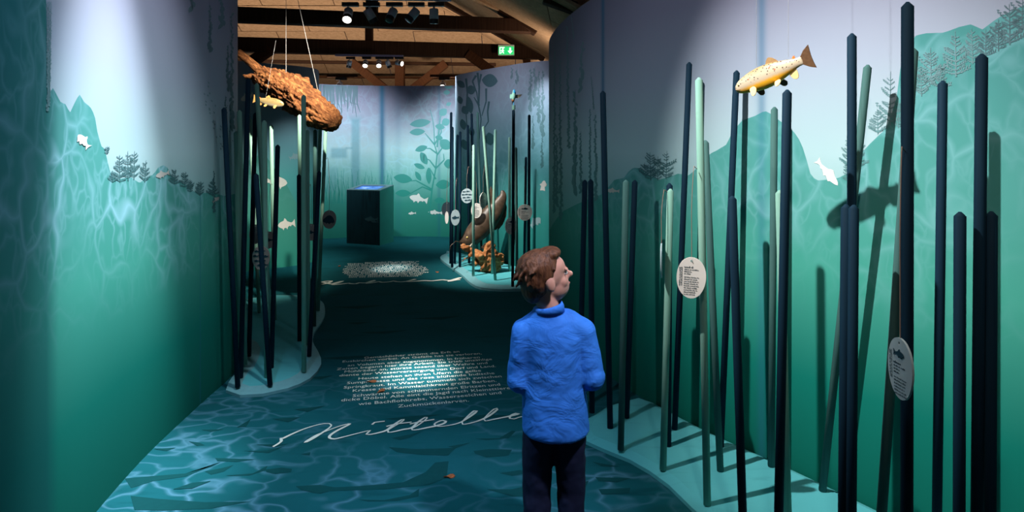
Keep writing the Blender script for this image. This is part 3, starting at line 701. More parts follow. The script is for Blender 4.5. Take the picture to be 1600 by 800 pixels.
for px, lb in ((531, 'glowing spotlight just above the left end of the back wall'), (692, 'glowing spotlight just above the right end of the back wall')):
    q = spot_head(P(px, 121, 12.6), (0, -.9, -.7), .06, .14, True, lb, group='spotlights beyond the back wall')
    bm = bmesh.new(); bar(bm, Vector((-.25, 0, .03)), Vector((.35, 0, .03)), .05, .05); obj('mounting_rail', bm, M['beam'], q)

# exit sign
M['exit'] = glow('green_exit_panel', (.02, .62, .16), 1.1)
M['exitw'] = glow('white_exit_pictogram', (.9, 1, .92), 1.5)
ex = empty('exit_sign', P(791, 79, 11.5), 'green lit exit sign with running figure and down arrow on the dark beam', 'exit sign')
bm = bmesh.new(); box(bm, (0, .03, .01), (.29, .05, .19)); obj('housing', bm, M['tagwhite'], ex)
bm = bmesh.new(); box(bm, (0, 0, 0), (.27, .012, .145)); obj('panel', bm, M['exit'], ex)
bm = bmesh.new()
def xz(bm, pts): plate(bm, [(x, -.008, z) for x, z in pts], (0, 1, 0), .004)
xz(bm, [(.055, .05), (.085, .05), (.085, -.005), (.115, -.005), (.07, -.058), (.025, -.005), (.055, -.005)])
obj('arrow', bm, M['exitw'], ex)
bm = bmesh.new()
xz(bm, [(-.12, .06), (-.03, .06), (-.03, .045), (-.105, .045), (-.105, -.06), (-.12, -.06)])
ell(bm, (-.06, -.008, .03), (.013, .004, .013), n=10, m=6)
xz(bm, [(-.075, .015), (-.055, .015), (-.055, -.02), (-.035, -.05), (-.047, -.055), (-.07, -.025), (-.09, -.055), (-.1, -.048), (-.08, -.02)])
xz(bm, [(-.055, .012), (-.035, -.005), (-.04, -.013), (-.06, 0)]); xz(bm, [(-.075, .012), (-.1, 0), (-.095, -.01), (-.072, 0)])
obj('running_figure', bm, M['exitw'], ex)

# ------------------------------------------------------------------ platforms
def platform(outline, h, label, inset=.05):
    base = [Vector((x, y, 0)) for x, y in outline]; n = len(base)
    c = sum(base, Vector())/n
    def off(d):
        out = []
        for i in range(n):
            t = (base[(i+1) % n]-base[i-1]).normalized(); nr = Vector((t.y, -t.x, 0))
            if nr.dot(base[i]-c) < 0 and False: nr = -nr
            out.append(base[i]-nr*d*ORI)
        return out
    area = sum(base[i].x*base[(i+1) % n].y-base[(i+1) % n].x*base[i].y for i in range(n))
    ORI = 1 if area > 0 else -1
    root = empty('display_platform', (c.x, c.y, 0), label, 'platform')
    in1 = off(inset)
    bm = bmesh.new(); r0 = [bm.verts.new(p+Vector((0, 0, .001))-c) for p in base]; r1 = [bm.verts.new(p+Vector((0, 0, h*.5))-c) for p in base]; r2 = [bm.verts.new(p+Vector((0, 0, h))-c) for p in in1]
    bridge(bm, r0, r1); bridge(bm, r1, r2); bmesh.ops.recalc_face_normals(bm, faces=bm.faces[:])
    obj('bevelled_edge', bm, M['plinth_edge'] if inset > .06 else M['plinth'], root)
    bm = bmesh.new(); f = bm.faces.new([bm.verts.new(p+Vector((0, 0, h))-c) for p in in1]); bmesh.ops.triangulate(bm, faces=[f])
    bmesh.ops.recalc_face_normals(bm, faces=bm.faces[:])
    for f in bm.faces:
        if f.normal.z < 0: f.normal_flip()
    obj('top_surface', bm, M['plinth'], root)
    return root
PH = .04
def fxy(px, py): p = F(px, py); return (p.x, p.y)
def arc(W, d0, d1, n, back=.02):
    q0, q1 = W.hit(d0)[0], W.hit(d1)[0]; out = []
    for i in range(n+1):
        p, nr = W.at(q0+(q1-q0)*i/n); out.append((p.x+nr.x*back, p.y+nr.y*back))
    return out
out_r = [fxy(997, 627)]+[fxy(950, 640), fxy(918, 660), fxy(908, 680), fxy(916, 695), fxy(945, 708), fxy(984, 724), fxy(1015, 742), fxy(1045, 764), fxy(1081, 800)]
sm = catmull([(x, y, 0) for x, y in out_r], .12)
out_r = [(p.x, p.y) for p in sm]+[(.92, 2.45), (1.02, 2.0), (1.15, 1.5), (1.4, 1.0)]
e = []
for q in [WR.s[-1]*i/60 for i in range(61)]:
    p, nr = WR.at(q)
    if 1.05 < p.y < 4.0: e.append((p.x+nr.x*.02, p.y+nr.y*.02))
out_r = out_r+e
platform(out_r, PH, 'teal felt platform along the right wall with poles and hard shadows', .05)
nz = [fxy(704, 396), fxy(690, 402), fxy(689, 408), fxy(706, 421), fxy(722, 433), fxy(736, 446), fxy(752, 453), fxy(785, 456), fxy(812, 455.5), fxy(838, 450), fxy(858, 442)]
sm = catmull([(x, y, 0) for x, y in nz], .12)
e = []
for q in [WRR.s[-1]*i/40 for i in range(41)]:
    p, nr = WRR.at(q)
    if p.x < .42 and p.y < 9.3: e.append((p.x+nr.x*.02, p.y+nr.y*.02))
platform([(p.x, p.y) for p in sm]+e, .055, 'pale edged platform in the right niche under the catfish and driftwood', .1)
lp = [fxy(364, 592), fxy(357, 602), fxy(353, 614), fxy(375, 622), fxy(410, 620), fxy(450, 611), fxy(485, 595), fxy(502, 573), fxy(498, 555), fxy(489, 538), fxy(491, 523), fxy(503, 505), fxy(508, 490), fxy(503, 474), fxy(480, 466), fxy(430, 464), fxy(398, 468), (-2.95, 6.3), (-2.95, 5.75), (-2.45, 5.36), (-2.12, 5.06), (-2.0, 4.8), (-1.925, 4.5)]
sm = catmull([(x, y, 0) for x, y in lp+lp[:1]], .1)[:-1]
platform([(p.x, p.y) for p in sm], PH, 'dark rounded platform with two lobes on the left under the log', .1)

# ------------------------------------------------------------------ poles
RP = .0165
def make_pole(tx, ty, bx, by, tone, h=PH, lean=0.0):
    d = depth(by, h); b = P(bx, by, d); t = P(tx, ty, d+lean)
    v = t-b; bm = bmesh.new(); n = 12; u = v.normalized()
    a1 = u.cross(Vector((0, 1, 0))).normalized(); a2 = u.cross(a1)
    rs = [ring(bm, p, a1, a2, r, r, n) for p, r in ((Vector((0, 0, .002)), RP), (v*.5, RP), (v-u*.014, RP), (v, RP*.25))]
    for p, q in zip(rs, rs[1:]): bridge(bm, p, q)
    bm.faces.new(rs[-1]); bm.faces.new(rs[0][::-1]); bmesh.ops.recalc_face_normals(bm, faces=bm.faces[:])
    for f in bm.faces: f.smooth = len(f.verts) == 4
    o = obj('display_pole', bm, M[{'d': 'pole_dark', 'm': 'pole_mid', 'l': 'pole_light'}[tone]]); o.location = b
    return o
ORD = ['leftmost', 'second', 'third', 'fourth', 'fifth', 'sixth', 'seventh', 'eighth', 'ninth', 'tenth', 'eleventh', 'twelfth', 'thirteenth', 'fourteenth', 'fifteenth', 'sixteenth', 'seventeenth', 'eighteenth', 'nineteenth', 'twentieth', 'twenty-first', 'twenty-second', 'twenty-third', 'twenty-fourth', 'twenty-fifth', 'twenty-sixth']
TONE = {'d': 'dark navy', 'm': 'petrol green', 'l': 'pale sage'}
def pole_group(lst, where, group, h=PH):
    lst = sorted(lst)
    for i, (tx, ty, bx, by, tone, *ln_) in enumerate(lst):
        o = make_pole(tx, ty, bx, by, tone, h, ln_[0] if ln_ else 0)
        ln = 'tall' if ty < 175 else ('short' if ty > 260 else 'medium')
        s_ = ORD[i]+(' from the left' if i else '')
        if i == len(lst)-1: s_ = 'rightmost'
        tag(o, '%s %s pole, tip %s %s' % (ln, TONE[tone], s_, where), 'pole', group)
POL_R = [(914, 281, 905, 630, 'd'), (923, 280, 925, 645, 'd'), (942, 142, 953.5, 669, 'd'), (978, 281, 970, 703, 'm'), (992, 281, 979, 653, 'd'),
 (1047.5, 295, 1036, 734, 'l'), (1046, 286, 1044, 697, 'd'), (1077, 97, 1054, 671, 'd'), (1092, 121, 1105, 789, 'l'), (1102, 219, 1125.5, 736, 'm'),
 (1151, 110, 1126, 698, 'd'), (1144, 306, 1162, 854, 'd'), (1210, 167, 1205, 729, 'm'), (1230, 140, 1215, 891, 'd'), (1218, 297, 1231, 828, 'l'),
 (1331, 52, 1331, 880, 'd'), (1322, 319, 1316, 935, 'd'), (1334, 320, 1329, 945, 'd'), (1356, 101, 1285, 767, 'm', -.20), (1418, 3, 1416.5, 1073, 'd'),
 (1427, 75, 1369, 930, 'm'), (1473, 126, 1463, 880, 'd'), (1500, 331, 1498, 1030, 'd'), (1534, 84, 1524, 1030, 'd'), (1549, 330, 1546, 1030, 'd')]
pole_group(POL_R, 'on the right platform', 'poles on the right platform')
POL_L = [(350, 168, 371.5, 605, 'd'), (374, 172, 383, 570, 'l'), (369, 205, 377, 583, 'l'), (388, 122, 376, 590, 'd'), (391, 185, 405, 489, 'l'), (399, 176, 389, 557, 'd'), (401, 130, 425, 560, 'l'), (413, 188, 417, 590, 'l'), (424, 195, 429, 500, 'l'), (434, 226, 424, 575, 'd'), (400, 271, 422, 603, 'd'),
 (468, 179, 471, 520, 'l'), (474.5, 148, 475, 581, 'l'), (480, 203, 482, 540, 'l'), (492.5, 202, 491, 510, 'm'), (467, 272, 468, 533, 'd'), (502, 154, 491, 497, 'l'), (509, 196, 497, 486, 'l'), (499, 267, 483, 557, 'd')]
pole_group(POL_L, 'on the left platform', 'poles on the left platform')
POL_N = [(705, 175, 704, 412, 'd'), (707, 198, 706.5, 418, 'd'), (715, 210, 710.5, 412, 'd'), (719, 205, 718.6, 417, 'd'), (731, 195, 733, 411, 'd'), (737, 177, 741, 409, 'd'), (746, 175, 753, 413, 'm'), (755, 197, 774, 438, 'l'), (774, 202, 769, 428, 'l'), (740, 226, 739.5, 431, 'l'), (796, 214, 796, 424, 'l'), (802.5, 171, 801, 448, 'd'), (806, 230, 808, 438, 'm'), (827, 179, 826, 441, 'd'), (822, 245, 819, 420, 'd')]
pole_group(POL_N, 'in the right niche', 'poles in the right niche', .055)

# ------------------------------------------------------------------ hanging label discs
def fish_shape(w, h, n=0):
    return [(w*(a-.5), -h*b*2.2) for a, b in FISH]
def hang_label(pos, w, h, yaw, roll, mat, label, anchor=None, style='text', rnd=R, group=None, bend=None):
    """oval disc with hole, print and a bent wire; pos = centre"""
    pos = Vector(pos); root = empty('hanging_label', pos, label, 'label', group)
    rot = Euler((0, roll, yaw)).to_matrix()
    def T(x, z, y=0): return rot @ Vector((x, y, z))
    bm = bmesh.new(); n = 36
    outl = []
    for i in range(n):
        a = 2*PI*i/n; rr = 1+.04*math.sin(a)-.03*math.cos(2*a+.6)
        outl.append((w/2*math.cos(a)*rr, h/2*math.sin(a)))
    hz = h*.41; hr = h*.028
    hol = [(hr*math.cos(2*PI*i/10), hz+hr*math.sin(2*PI*i/10)) for i in range(10)]
    ed = []
    for y in (-.003,):
        vo = [bm.verts.new((x, y, z)) for x, z in outl]; vh = [bm.verts.new((x, y, z)) for x, z in hol]
        for L_ in (vo, vh):
            for i in range(len(L_)): ed.append(bm.edges.new((L_[i], L_[(i+1) % len(L_)])))
    bmesh.ops.triangle_fill(bm, edges=ed, use_beauty=True)
    ge = bmesh.ops.extrude_face_region(bm, geom=bm.faces[:])
    for v in ge['geom']:
        if isinstance(v, bmesh.types.BMVert): v.co.y += .006
    bmesh.ops.recalc_face_normals(bm, faces=bm.faces[:]); bmesh.ops.transform(bm, matrix=rot.to_4x4(), verts=bm.verts[:])
    obj('disc', bm, mat, root)
    bm = bmesh.new(); ink = M['ink']
    def strip(x0, x1, z, hh):
        greek(bm, T(x0, z, -.004), T(x1, z, -.004), hh, rnd, up=rot @ Vector((0, 0, 1)))
    if style in ('text', 'fishtext'):
        z = h*.24
        if style == 'fishtext':
            z = h*.06
        strip(-w*.24, w*.06, z, h*.042)
        for k in range(3): z -= h*.052; strip(-w*.24, w*(.25, .02, .0)[k], z, h*.026)
        z -= h*.03
        for k in range(9 if style == 'text' else 6):
            z -= h*.052; strip(-w*.24, w*rnd.uniform(.2, .28)*(1 if k < 7 else .6), z, h*.026)
        for xx in (-.36, -.30):       # handwritten line running up the left edge
            greek(bm, T(w*xx, -h*.2, -.004), T(w*xx, h*.26, -.004), h*.03, rnd, up=rot @ Vector((-1, 0, 0)))
        obj('text_print', bm, ink, root)['kind'] = 'stuff'
        bm = bmesh.new()
        if style == 'fishtext':
            plate(bm, [T(x-w*.0, z+h*.24, -.005) for x, z in fish_shape(-w*.42, h*.15)], rot @ Vector((0, 1, 0)), .0015)
            obj('fish_emblem', bm, ink, root)
        else: bm.free()
    elif style == 'shoal':
        for (x, z) in ((-.22, .28), (.1, .3), (-.3, .08), (.0, .1), (.28, .08), (-.22, -.12), (.12, -.1), (-.05, -.3), (.24, -.28)):
            plate(bm, [T(w*x+a, h*z+b, -.005) for a, b in fish_shape(w*.3, h*.11)], rot @ Vector((0, 1, 0)), .0015)
        obj('shoal_emblem', bm, ink, root)
    elif style == 'beaver':
        bv = [(-.45, -.08), (-.42, .02), (-.30, .10), (-.15, .2), (0, .24), (.15, .2), (.28, .08), (.34, -.05), (.36, -.15), (.28, -.18), (.24, -.24), (.2, -.17), (.05, -.2), (0, -.26), (-.06, -.2), (-.16, -.18), (-.2, -.24), (-.26, -.16), (-.36, -.14)]
        plate(bm, [T(w*x, h*z, -.005) for x, z in bv], rot @ Vector((0, 1, 0)), .0015); obj('animal_emblem', bm, ink, root)
    elif style == 'bigfish':
        plate(bm, [T(x, z, -.005) for x, z in fish_shape(w*.8, h*.25)], rot @ Vector((0, 1, 0)), .0015); obj('fish_emblem', bm, ink, root)
    else: bm.free()
    if anchor is not None:
        bm = bmesh.new(); a = Vector(anchor)-pos; top = T(0, hz)
        s_ = (a-top); mid = [a, a+Vector(((top.x-a.x)*.55, (top.y-a.y)*.5, .012)), top+Vector((0, 0, s_.z*.62)), top+Vector((0, 0, s_.z*.3)), top]
        tube(bm, catmull(mid, .02), .0016, 6); obj('wire', bm, M['rustwire'], root)
        bm = bmesh.new(); tube(bm, [top+Vector((0, .004, -hr)), top+Vector((0, -.006, 0)), top+Vector((0, 0, .012))], .0018, 5); obj('hook', bm, M['wire'], root)
    return root
hang_label(P(1080, 434, 2.745), .125, .176, -.30, .03, M['tagwhite'], 'white oval label with text hanging by the tall pale pole on the right', P(1089, 264, 2.775), 'text', group='hanging labels')
hang_label(P(1033.5, 407, 3.06), .12, .165, 1.29, .04, M['tagblue'], 'oval label seen edge-on, left of the short pale pole on the right', P(1043, 300, 3.09), 'text', group='hanging labels')
hang_label(P(1407.5, 576, 1.79), .125, .17, -1.62, -.05, M['tagblue'], 'pale blue oval label with fish emblem in front of the tallest pole', P(1414, 236, 1.84), 'fishtext', group='hanging labels')
hang_label(P(820, 332, 7.3), .175, .185, 0, 0, M['tagwhite'], 'round white label with fish emblem beside the rightmost niche pole', P(819, 262, 7.4), 'fishtext', group='hanging labels')
hang_label(P(798, 353, 7.1), .13, .185, .2, .02, M['tagwhite'], 'oval white label with fish emblem before the bird-topped pole', P(800, 285, 7.15), 'fishtext', group='hanging labels')
hang_label(P(755, 313, 7.4), .125, .185, .9, .0, M['tagwhite'], 'narrow angled white label left of the leaning pale niche pole', P(762, 258, 7.45), 'text', group='hanging labels')
hang_label(P(744.5, 329, 7.9), .14, .185, .3, 0, M['tagwhite'], 'white label partly behind the pale straight niche pole', P(741, 270, 7.8), 'text', group='hanging labels')
hang_label(P(711.5, 340, 8.1), .12, .2, .35, 0, M['tagblue'], 'dim greyish label between the leftmost niche poles', P(716, 280, 8.2), 'bigfish', group='hanging labels')
hang_label(P(698.5, 327, 8.65), .15, .2, .2, 0, M['tagdark'], 'dark disc hanging at the left edge of the niche', P(704, 262, 8.6), None, group='hanging labels')
hang_label(P(698, 340, 8.55), .05, .165, .2, 0, M['tagwhite'], 'slim white tag overlapping the dark disc at the niche edge', P(704, 280, 8.55), None, group='hanging labels')
hang_label(P(729.5, 306, 8.0), .15, .185, .1, 0, M['tagblue'], 'grey disc with a shoal of fish at the back of the niche', P(735, 262, 8.1), 'shoal', group='hanging labels')
hang_label(P(514.5, 343, 5.75), .125, .165, .3, 0, M['tagpink'], 'dusky pink disc with a beaver silhouette beside the left poles', P(509, 250, 5.9), 'beaver', group='hanging labels')
hang_label(P(408, 403, 4.30), .125, .16, -.1, 0, M['tagpink'], 'dim disc with a shoal of small dark fish among the left poles', P(403, 300, 4.25), 'shoal', group='hanging labels')
hang_label(P(399, 366, 4.95), .09, .15, .5, 0, M['tagpink'], 'dim dusky label high behind the shoal disc', P(402, 290, 4.9), 'text', group='hanging labels')
hang_label(P(420, 375, 5.2), .10, .14, .2, 0, M['tagpink'], 'dim label with dark fish band right of the shoal disc', P(426, 290, 5.3), 'bigfish', group='hanging labels')
hang_label(P(486.5, 363, 5.35), .08, .14, .2, 0, M['tagpink'], 'narrow dim label behind the right cluster of left poles', P(484, 290, 5.3), 'bigfish', group='hanging labels')

# ------------------------------------------------------------------ kiosk
k0 = F(541.6, 380.0); k1 = F(593.5, 383.5); k2 = F(615, 377.5)
dx = (k1-k0); dx.z = 0; dep = (k2-k1); dep.z = 0
dep = dep-dx.normalized()*dep.dot(dx.normalized())*.0
kiosk = empty('info_kiosk', k0, 'dark printed kiosk with slanted blue touch screen before the back wall', 'kiosk')
def kc(u, v, z): return dx*u+dep*v+Vector((0, 0, z))
def kprint():
    k = N('dark_river_print'); k.rough(.5, .3); o = k.obj()
    sep = k.n('ShaderNodeSeparateXYZ'); k.l(o, sep.inputs[0])
    reed = k.noise(k.mapping(o, (22, 22, 2.2)), 1, 3)
    c = k.ramp(sep.outputs[2], [(0, (.004, .028, .033)), (.5, (.006, .034, .045)), (.9, (.008, .038, .05))])
    k.color(k.mix(k.math('MULTIPLY_ADD', reed, 4, -2.1, clamp=True), c, (.003, .014, .018))); return k.m
M['kiosk'] = kprint()
M['kside'] = plain('teal_kiosk_side', (.02, .20, .17), .6, scale=8)
HB, HF = .95, .885
bm = bmesh.new()
v = [bm.verts.new(kc(a, b, z)) for a, b, z in ((0, 0, 0), (1, 0, 0), (1, 1, 0), (0, 1, 0), (0, 0, HF), (1, 0, HF), (1, 1, HB), (0, 1, HB))]
for i, q in enumerate(((0, 1, 5, 4), (1, 2, 6, 5), (2, 3, 7, 6), (3, 0, 4, 7), (4, 5, 6, 7), (3, 2, 1, 0))):
    f = bm.faces.new([v[j] for j in q]); f.material_index = 1 if i in (1,) else 0
obj('cabinet', bm, [M['kiosk'], M['kside']], kiosk)
def kt(u, v_, e=0): return kc(u, v_, HF+(HB-HF)*v_+e)
bm = bmesh.new()
o4 = [kt(0, 0, .012), kt(1, 0, .012), kt(1, 1, .012), kt(0, 1, .012)]; i4 = [kt(.14, .12, .012), kt(.86, .12, .012), kt(.86, .80, .012), kt(.14, .80, .012)]
vo = [bm.verts.new(p) for p in o4]; vi = [bm.verts.new(p) for p in i4]; vd = [bm.verts.new(p-Vector((0, 0, .011))) for p in i4]; vb = [bm.verts.new(p-Vector((0, 0, .012))) for p in o4]
bridge(bm, vo, vi); bridge(bm, vi, vd); bridge(bm, vb, vo)
obj('screen_frame', bm, plain('grey_teal_frame', (.10, .19, .21), .4, .4), kiosk)
def scr():
    k = N('blue_touch_screen'); k.color((.01, .02, .05)); o = k.obj()
    nz_ = k.noise(o, 9, 2); k.l(k.ramp(nz_, [(.35, (.03, .10, .55)), (.6, (.12, .30, .95)), (.75, (.5, .7, 1))]), k.b.inputs['Emission Color']); k.b.inputs['Emission Strength'].default_value = .9; k.rough(.1, .5); return k.m
bm = bmesh.new(); bm.faces.new([bm.verts.new(kt(a, b, .002)) for a, b in ((.14, .12), (.86, .12), (.86, .80), (.14, .80))]); obj('screen', bm, scr(), kiosk)
bm = bmesh.new(); nrm = dx.cross(Vector((0, 0, 1))).normalized()
M['kfish'] = plain('dim_fish_print', (.035, .09, .10), .6)
plate(bm, [kc(.55+.40*a, 0, .42-b*.22)+nrm*.003 for a, b in FISH], nrm, .002); plate(bm, [kc(.75+.2*a, 0, .38-b*.1)+nrm*.003 for a, b in FISH], nrm, .002)
obj('fish_print', bm, M['kfish'], kiosk)

# ------------------------------------------------------------------ fishes
def fish_body_mat(name, back, side, belly, spot_c, red, zs, dens):
    k = N(name); k.rough(.32, .5); o = k.obj()
    sep = k.n('ShaderNodeSeparateXYZ'); k.l(o, sep.inputs[0])
    f = k.math('MULTIPLY_ADD', sep.outputs[2], 1/(2*zs), .5, clamp=True)
    f = k.math('ADD', f, k.math('MULTIPLY_ADD', k.noise(o, 40, 2), .12, -.06))
    c = k.ramp(f, [(.10, belly), (.28, belly), (.42, side), (.70, side), (.95, back)])
    vo = k.n('ShaderNodeTexVoronoi'); vo.inputs['Scale'].default_value = dens; k.l(k.mapping(o, (1, .35, 1)), vo.inputs['Vector'])
    dot = k.math('LESS_THAN', vo.outputs['Distance'], .27)
    up = k.math('MULTIPLY_ADD', f, 9, -4, clamp=True)
    c = k.mix(k.math('MULTIPLY', dot, up), c, spot_c)
    if red:
        v2 = k.n('ShaderNodeTexVoronoi'); v2.inputs['Scale'].default_value = dens*.42; k.l(k.mapping(o, (1, .35, 1)), v2.inputs['Vector'])
        c = k.mix(k.math('MULTIPLY', k.math('LESS_THAN', v2.outputs['Distance'], .13), k.math('MULTIPLY_ADD', f, 6, -2.6, clamp=True)), c, red)
    k.color(c); vs = k.n('ShaderNodeTexVoronoi'); vs.inputs['Scale'].default_value = 260; k.l(o, vs.inputs['Vector']); k.bump(vs.outputs['Distance'], .15, .001)
    return k.m
def fin_mat(name, c1, c2):
    k = N(name); k.rough(.5, .3); o = k.obj(); rays = k.noise(k.mapping(o, (90, 90, 90)), 1, 2)
    k.color(k.mix(rays, c1, c2)); k.bump(rays, .3, .002); return k.m
def make_fish(name, loc, rot, L, prof, bodym, finm, tailm, label, eye_r=.009, fins=None, cat='fish'):
    """head towards -X; prof: list of (t, half height, half width, z centre)"""
    root = empty(name, loc, label, cat); root.rotation_euler = rot
    bm = bmesh.new(); rs = []
    for t, hh, hw, zc in prof:
        rs.append(ring(bm, Vector((-L/2+L*t, 0, zc*L)), Vector((0, 1, 0)), Vector((0, 0, 1)), hw*L, hh*L, 20))
    for a, b in zip(rs, rs[1:]): bridge(bm, a, b)
    bm.faces.new(rs[0]); bm.faces.new(rs[-1]); bmesh.ops.recalc_face_normals(bm, faces=bm.faces[:])
    body = obj('body', bm, bodym, root, True); s_ = body.modifiers.new('s', 'SUBSURF'); s_.levels = s_.render_levels = 1
    for fn, pts, th, m in fins:
        bm = bmesh.new()
        pts = [Vector(p)*L for p in pts]
        nrm = (pts[1]-pts[0]).cross(pts[2]-pts[0])
        if fn != 'tail_fin': pts = catmull([pts[-1]]+pts+pts[:2], .02*L)[1:]; pts = [p for i, p in enumerate(pts) if all((p-q).length > .004*L for q in pts[:i])]
        plate(bm, pts, nrm, th*L)
        bmesh.ops.bevel(bm, geom=bm.edges[:], offset=th*L*.2, segments=1, affect='EDGES')
        obj(fn, bm, m, root)
    for sy in (-1, 1):
        t, hh, hw, zc = prof[2]
        c = Vector((-L/2+L*.075, sy*hw*L*.80, zc*L+hh*L*.30))
        bm = bmesh.new(); ell(bm, c, (eye_r, eye_r*.55, eye_r), n=12, m=8); e_ = obj('eye', bm, M['eyegold'], root, True)
        bm = bmesh.new(); ell(bm, c+Vector((0, sy*eye_r*.32, 0)), (eye_r*.55, eye_r*.4, eye_r*.55), n=10, m=6); obj('pupil', bm, M['black'], e_, True)
    bm = bmesh.new(); tube(bm, [Vector((-L*.497, -.022*L, -.012*L)), Vector((-L*.455, -.047*L, -.028*L)), Vector((-L*.415, -.058*L, -.036*L))], L*.005, 6); obj('mouth', bm, M['mouth'], root)
    return root
M['eyegold'] = plain('fish_eye_ring', (.55, .42, .12), .2, .5)
M['mouth'] = plain('fish_mouth', (.25, .16, .08), .5)
TROUT0 = [(0, .022, .016, -.012), (.010, .042, .028, -.010), (.045, .064, .040, -.006), (.10, .085, .050, 0), (.18, .100, .055, .002), (.28, .120, .060, .002), (.40, .128, .062, 0), (.52, .118, .056, 0), (.64, .094, .046, .003), (.74, .068, .034, .007), (.82, .048, .024, .010), (.87, .043, .016, .011), (.90, .048, .010, .011)]
TROUT = [(t, hh*1.16, hw*1.1, z) for t, hh, hw, z in TROUT0]
tfins = lambda f, t, a, pale: [
    ('dorsal_fin', [(-.03, 0, .115), (.0, 0, .19), (.04, 0, .20), (.085, 0, .165), (.12, 0, .105)], .010, f),
    ('adipose_fin', [(.285, 0, .07), (.30, 0, .095), (.325, 0, .10), (.325, 0, .065)], .012, a),
    ('tail_fin', [(.375, 0, .05), (.44, 0, .115), (.515, 0, .155), (.505, 0, .05), (.50, 0, .01), (.505, 0, -.05), (.515, 0, -.13), (.44, 0, -.085), (.375, 0, -.028)], .012, t),
    ('anal_fin', [(.20, 0, -.075), (.225, 0, -.15), (.27, 0, -.165), (.295, 0, -.13), (.285, 0, -.045)], .010, pale),
    ('pelvic_fin', [(.02, -.035, -.105), (.03, -.085, -.165), (.075, -.095, -.165), (.10, -.075, -.135), (.085, -.035, -.10)], .010, pale),
    ('pelvic_fin', [(.02, .035, -.105), (.04, .085, -.175), (.085, .095, -.18), (.11, .075, -.145), (.085, .035, -.10)], .010, t),
    ('pectoral_fin', [(-.30, -.048, -.07), (-.275, -.10, -.17), (-.225, -.11, -.165), (-.21, -.075, -.10), (-.25, -.05, -.06)], .010, pale),
    ('pectoral_fin', [(-.30, .048, -.07), (-.27, .10, -.18), (-.22, .11, -.175), (-.20, .075, -.11), (-.25, .05, -.06)], .010, t)]
trout_m = fish_body_mat('brown_trout_skin', (.36, .26, .13), (.55, .45, .32), (.92, .45, .02), (.04, .025, .02), (.80, .10, .05), .048, 95)
fin_p = fin_mat('pale_orange_fin', (.85, .52, .18), (.95, .68, .34)); fin_b = fin_mat('brown_fin', (.28, .16, .07), (.46, .29, .13)); fin_o = fin_mat('orange_fin', (.85, .16, .03), (.9, .25, .05)); fin_t = fin_mat('dark_tail_fin', (.06, .028, .012), (.16, .08, .035))
th_, tt_ = P(1150, 139, 2.83), P(1268, 90, 2.57)
tl = (tt_-th_).length
trot = (frame_rot(tt_-th_) @ Matrix.Rotation(math.radians(8), 3, 'X')).to_euler()
tr = make_fish('brown_trout', (th_+tt_)/2, trot, tl, TROUT, trout_m, None, None, 'spotted golden brown trout hanging in the air on thin lines by the right wall', .0085, tfins(fin_b, fin_t, fin_o, fin_p))
for xx, zz in ((-.06, .035), (.09, .04)):
    bm = bmesh.new(); rm = tr.rotation_euler.to_matrix().inverted(); a = Vector((xx, 0, zz)); b = a+rm @ Vector((0, 0, 1.5))
    tube(bm, [a, b], .0006, 4); obj('suspension_line', bm, M['wire'], tr)
gold_m = fish_body_mat('pale_gold_fish_skin', (.14, .10, .035), (.25, .19, .085), (.30, .26, .18), (.20, .13, .04), None, .04, 60)
CHUB = [(0, .02, .015, -.01), (.015, .05, .032, -.01), (.06, .085, .048, -.006), (.13, .115, .058, 0), (.22, .14, .064, .0), (.34, .155, .066, 0), (.48, .145, .06, 0), (.62, .112, .048, 0), (.74, .078, .034, .004), (.83, .055, .022, .006), (.88, .05, .014, .006), (.90, .052, .010, .006)]
fin_g = fin_mat('amber_fin', (.38, .20, .05), (.45, .26, .09))
gf = make_fish('river_fish', P(420, 159, 5.2), (0, math.radians(-10), math.radians(180)), .25, CHUB, gold_m, None, None, 'plump pale gold fish with orange fins hanging below the left log', .007, tfins(fin_g, fin_g, fin_o, fin_g))
bm = bmesh.new(); tube(bm, [Vector((.03, 0, .035)), Vector((.03, 0, .5))], .0007, 4); obj('suspension_line', bm, M['wire'], gf)

# catfish in the niche
def cat_mat():
    k = N('mottled_catfish_skin'); k.rough(.42, .35); o = k.obj(); a = k.noise(o, 14, 4, .6); b = k.noise(o, 45, 3)
    k.color(k.mix(k.math('MULTIPLY', b, .5), k.ramp(a, [(.3, (.025, .016, .010)), (.6, (.085, .055, .036)), (.8, (.20, .14, .09))]), (.05, .034, .022))); k.bump(b, .2, .004); return k.m
catm = cat_mat(); CD = 8.25
spx = [(719, 381, 4, .04), (723, 379, 8, .07), (730, 376, 12, .105), (738, 369, 15.5, .12), (747, 360, 17, .12), (756, 350, 17.5, .11), (765, 339, 17, .10), (773, 329, 15, .08), (780, 319, 11, .055), (785, 310, 7.5, .035), (787, 303, 5, .02), (784, 297, 2.5, .012)]
root = empty('catfish', P(745, 395, CD), 'large mottled brown catfish model rearing tail-up above the driftwood in the niche', 'fish')
bm = bmesh.new(); rs = []
for i, (x, y, r_, hw) in enumerate(spx):
    p = P(x, y, CD+.1*i/len(spx))-root.location
    a = spx[max(i-1, 0)]; b = spx[min(i+1, len(spx)-1)]
    t = Vector((b[0]-a[0], 0, -(b[1]-a[1]))).normalized(); up_ = Vector((-t.z, 0, t.x))
    rs.append(ring(bm, p, Vector((0, 1, 0)), up_, hw, r_*CD/1000, 20))
for a, b in zip(rs, rs[1:]): bridge(bm, a, b)
bm.faces.new(rs[0]); bm.faces.new(rs[-1]); bmesh.ops.recalc_face_normals(bm, faces=bm.faces[:])
cb = obj('body', bm, catm, root, True); s_ = cb.modifiers.new('s', 'SUBSURF'); s_.levels = s_.render_levels = 2
def cpx(x, y, dy=0): return P(x, y, CD+dy)-root.location
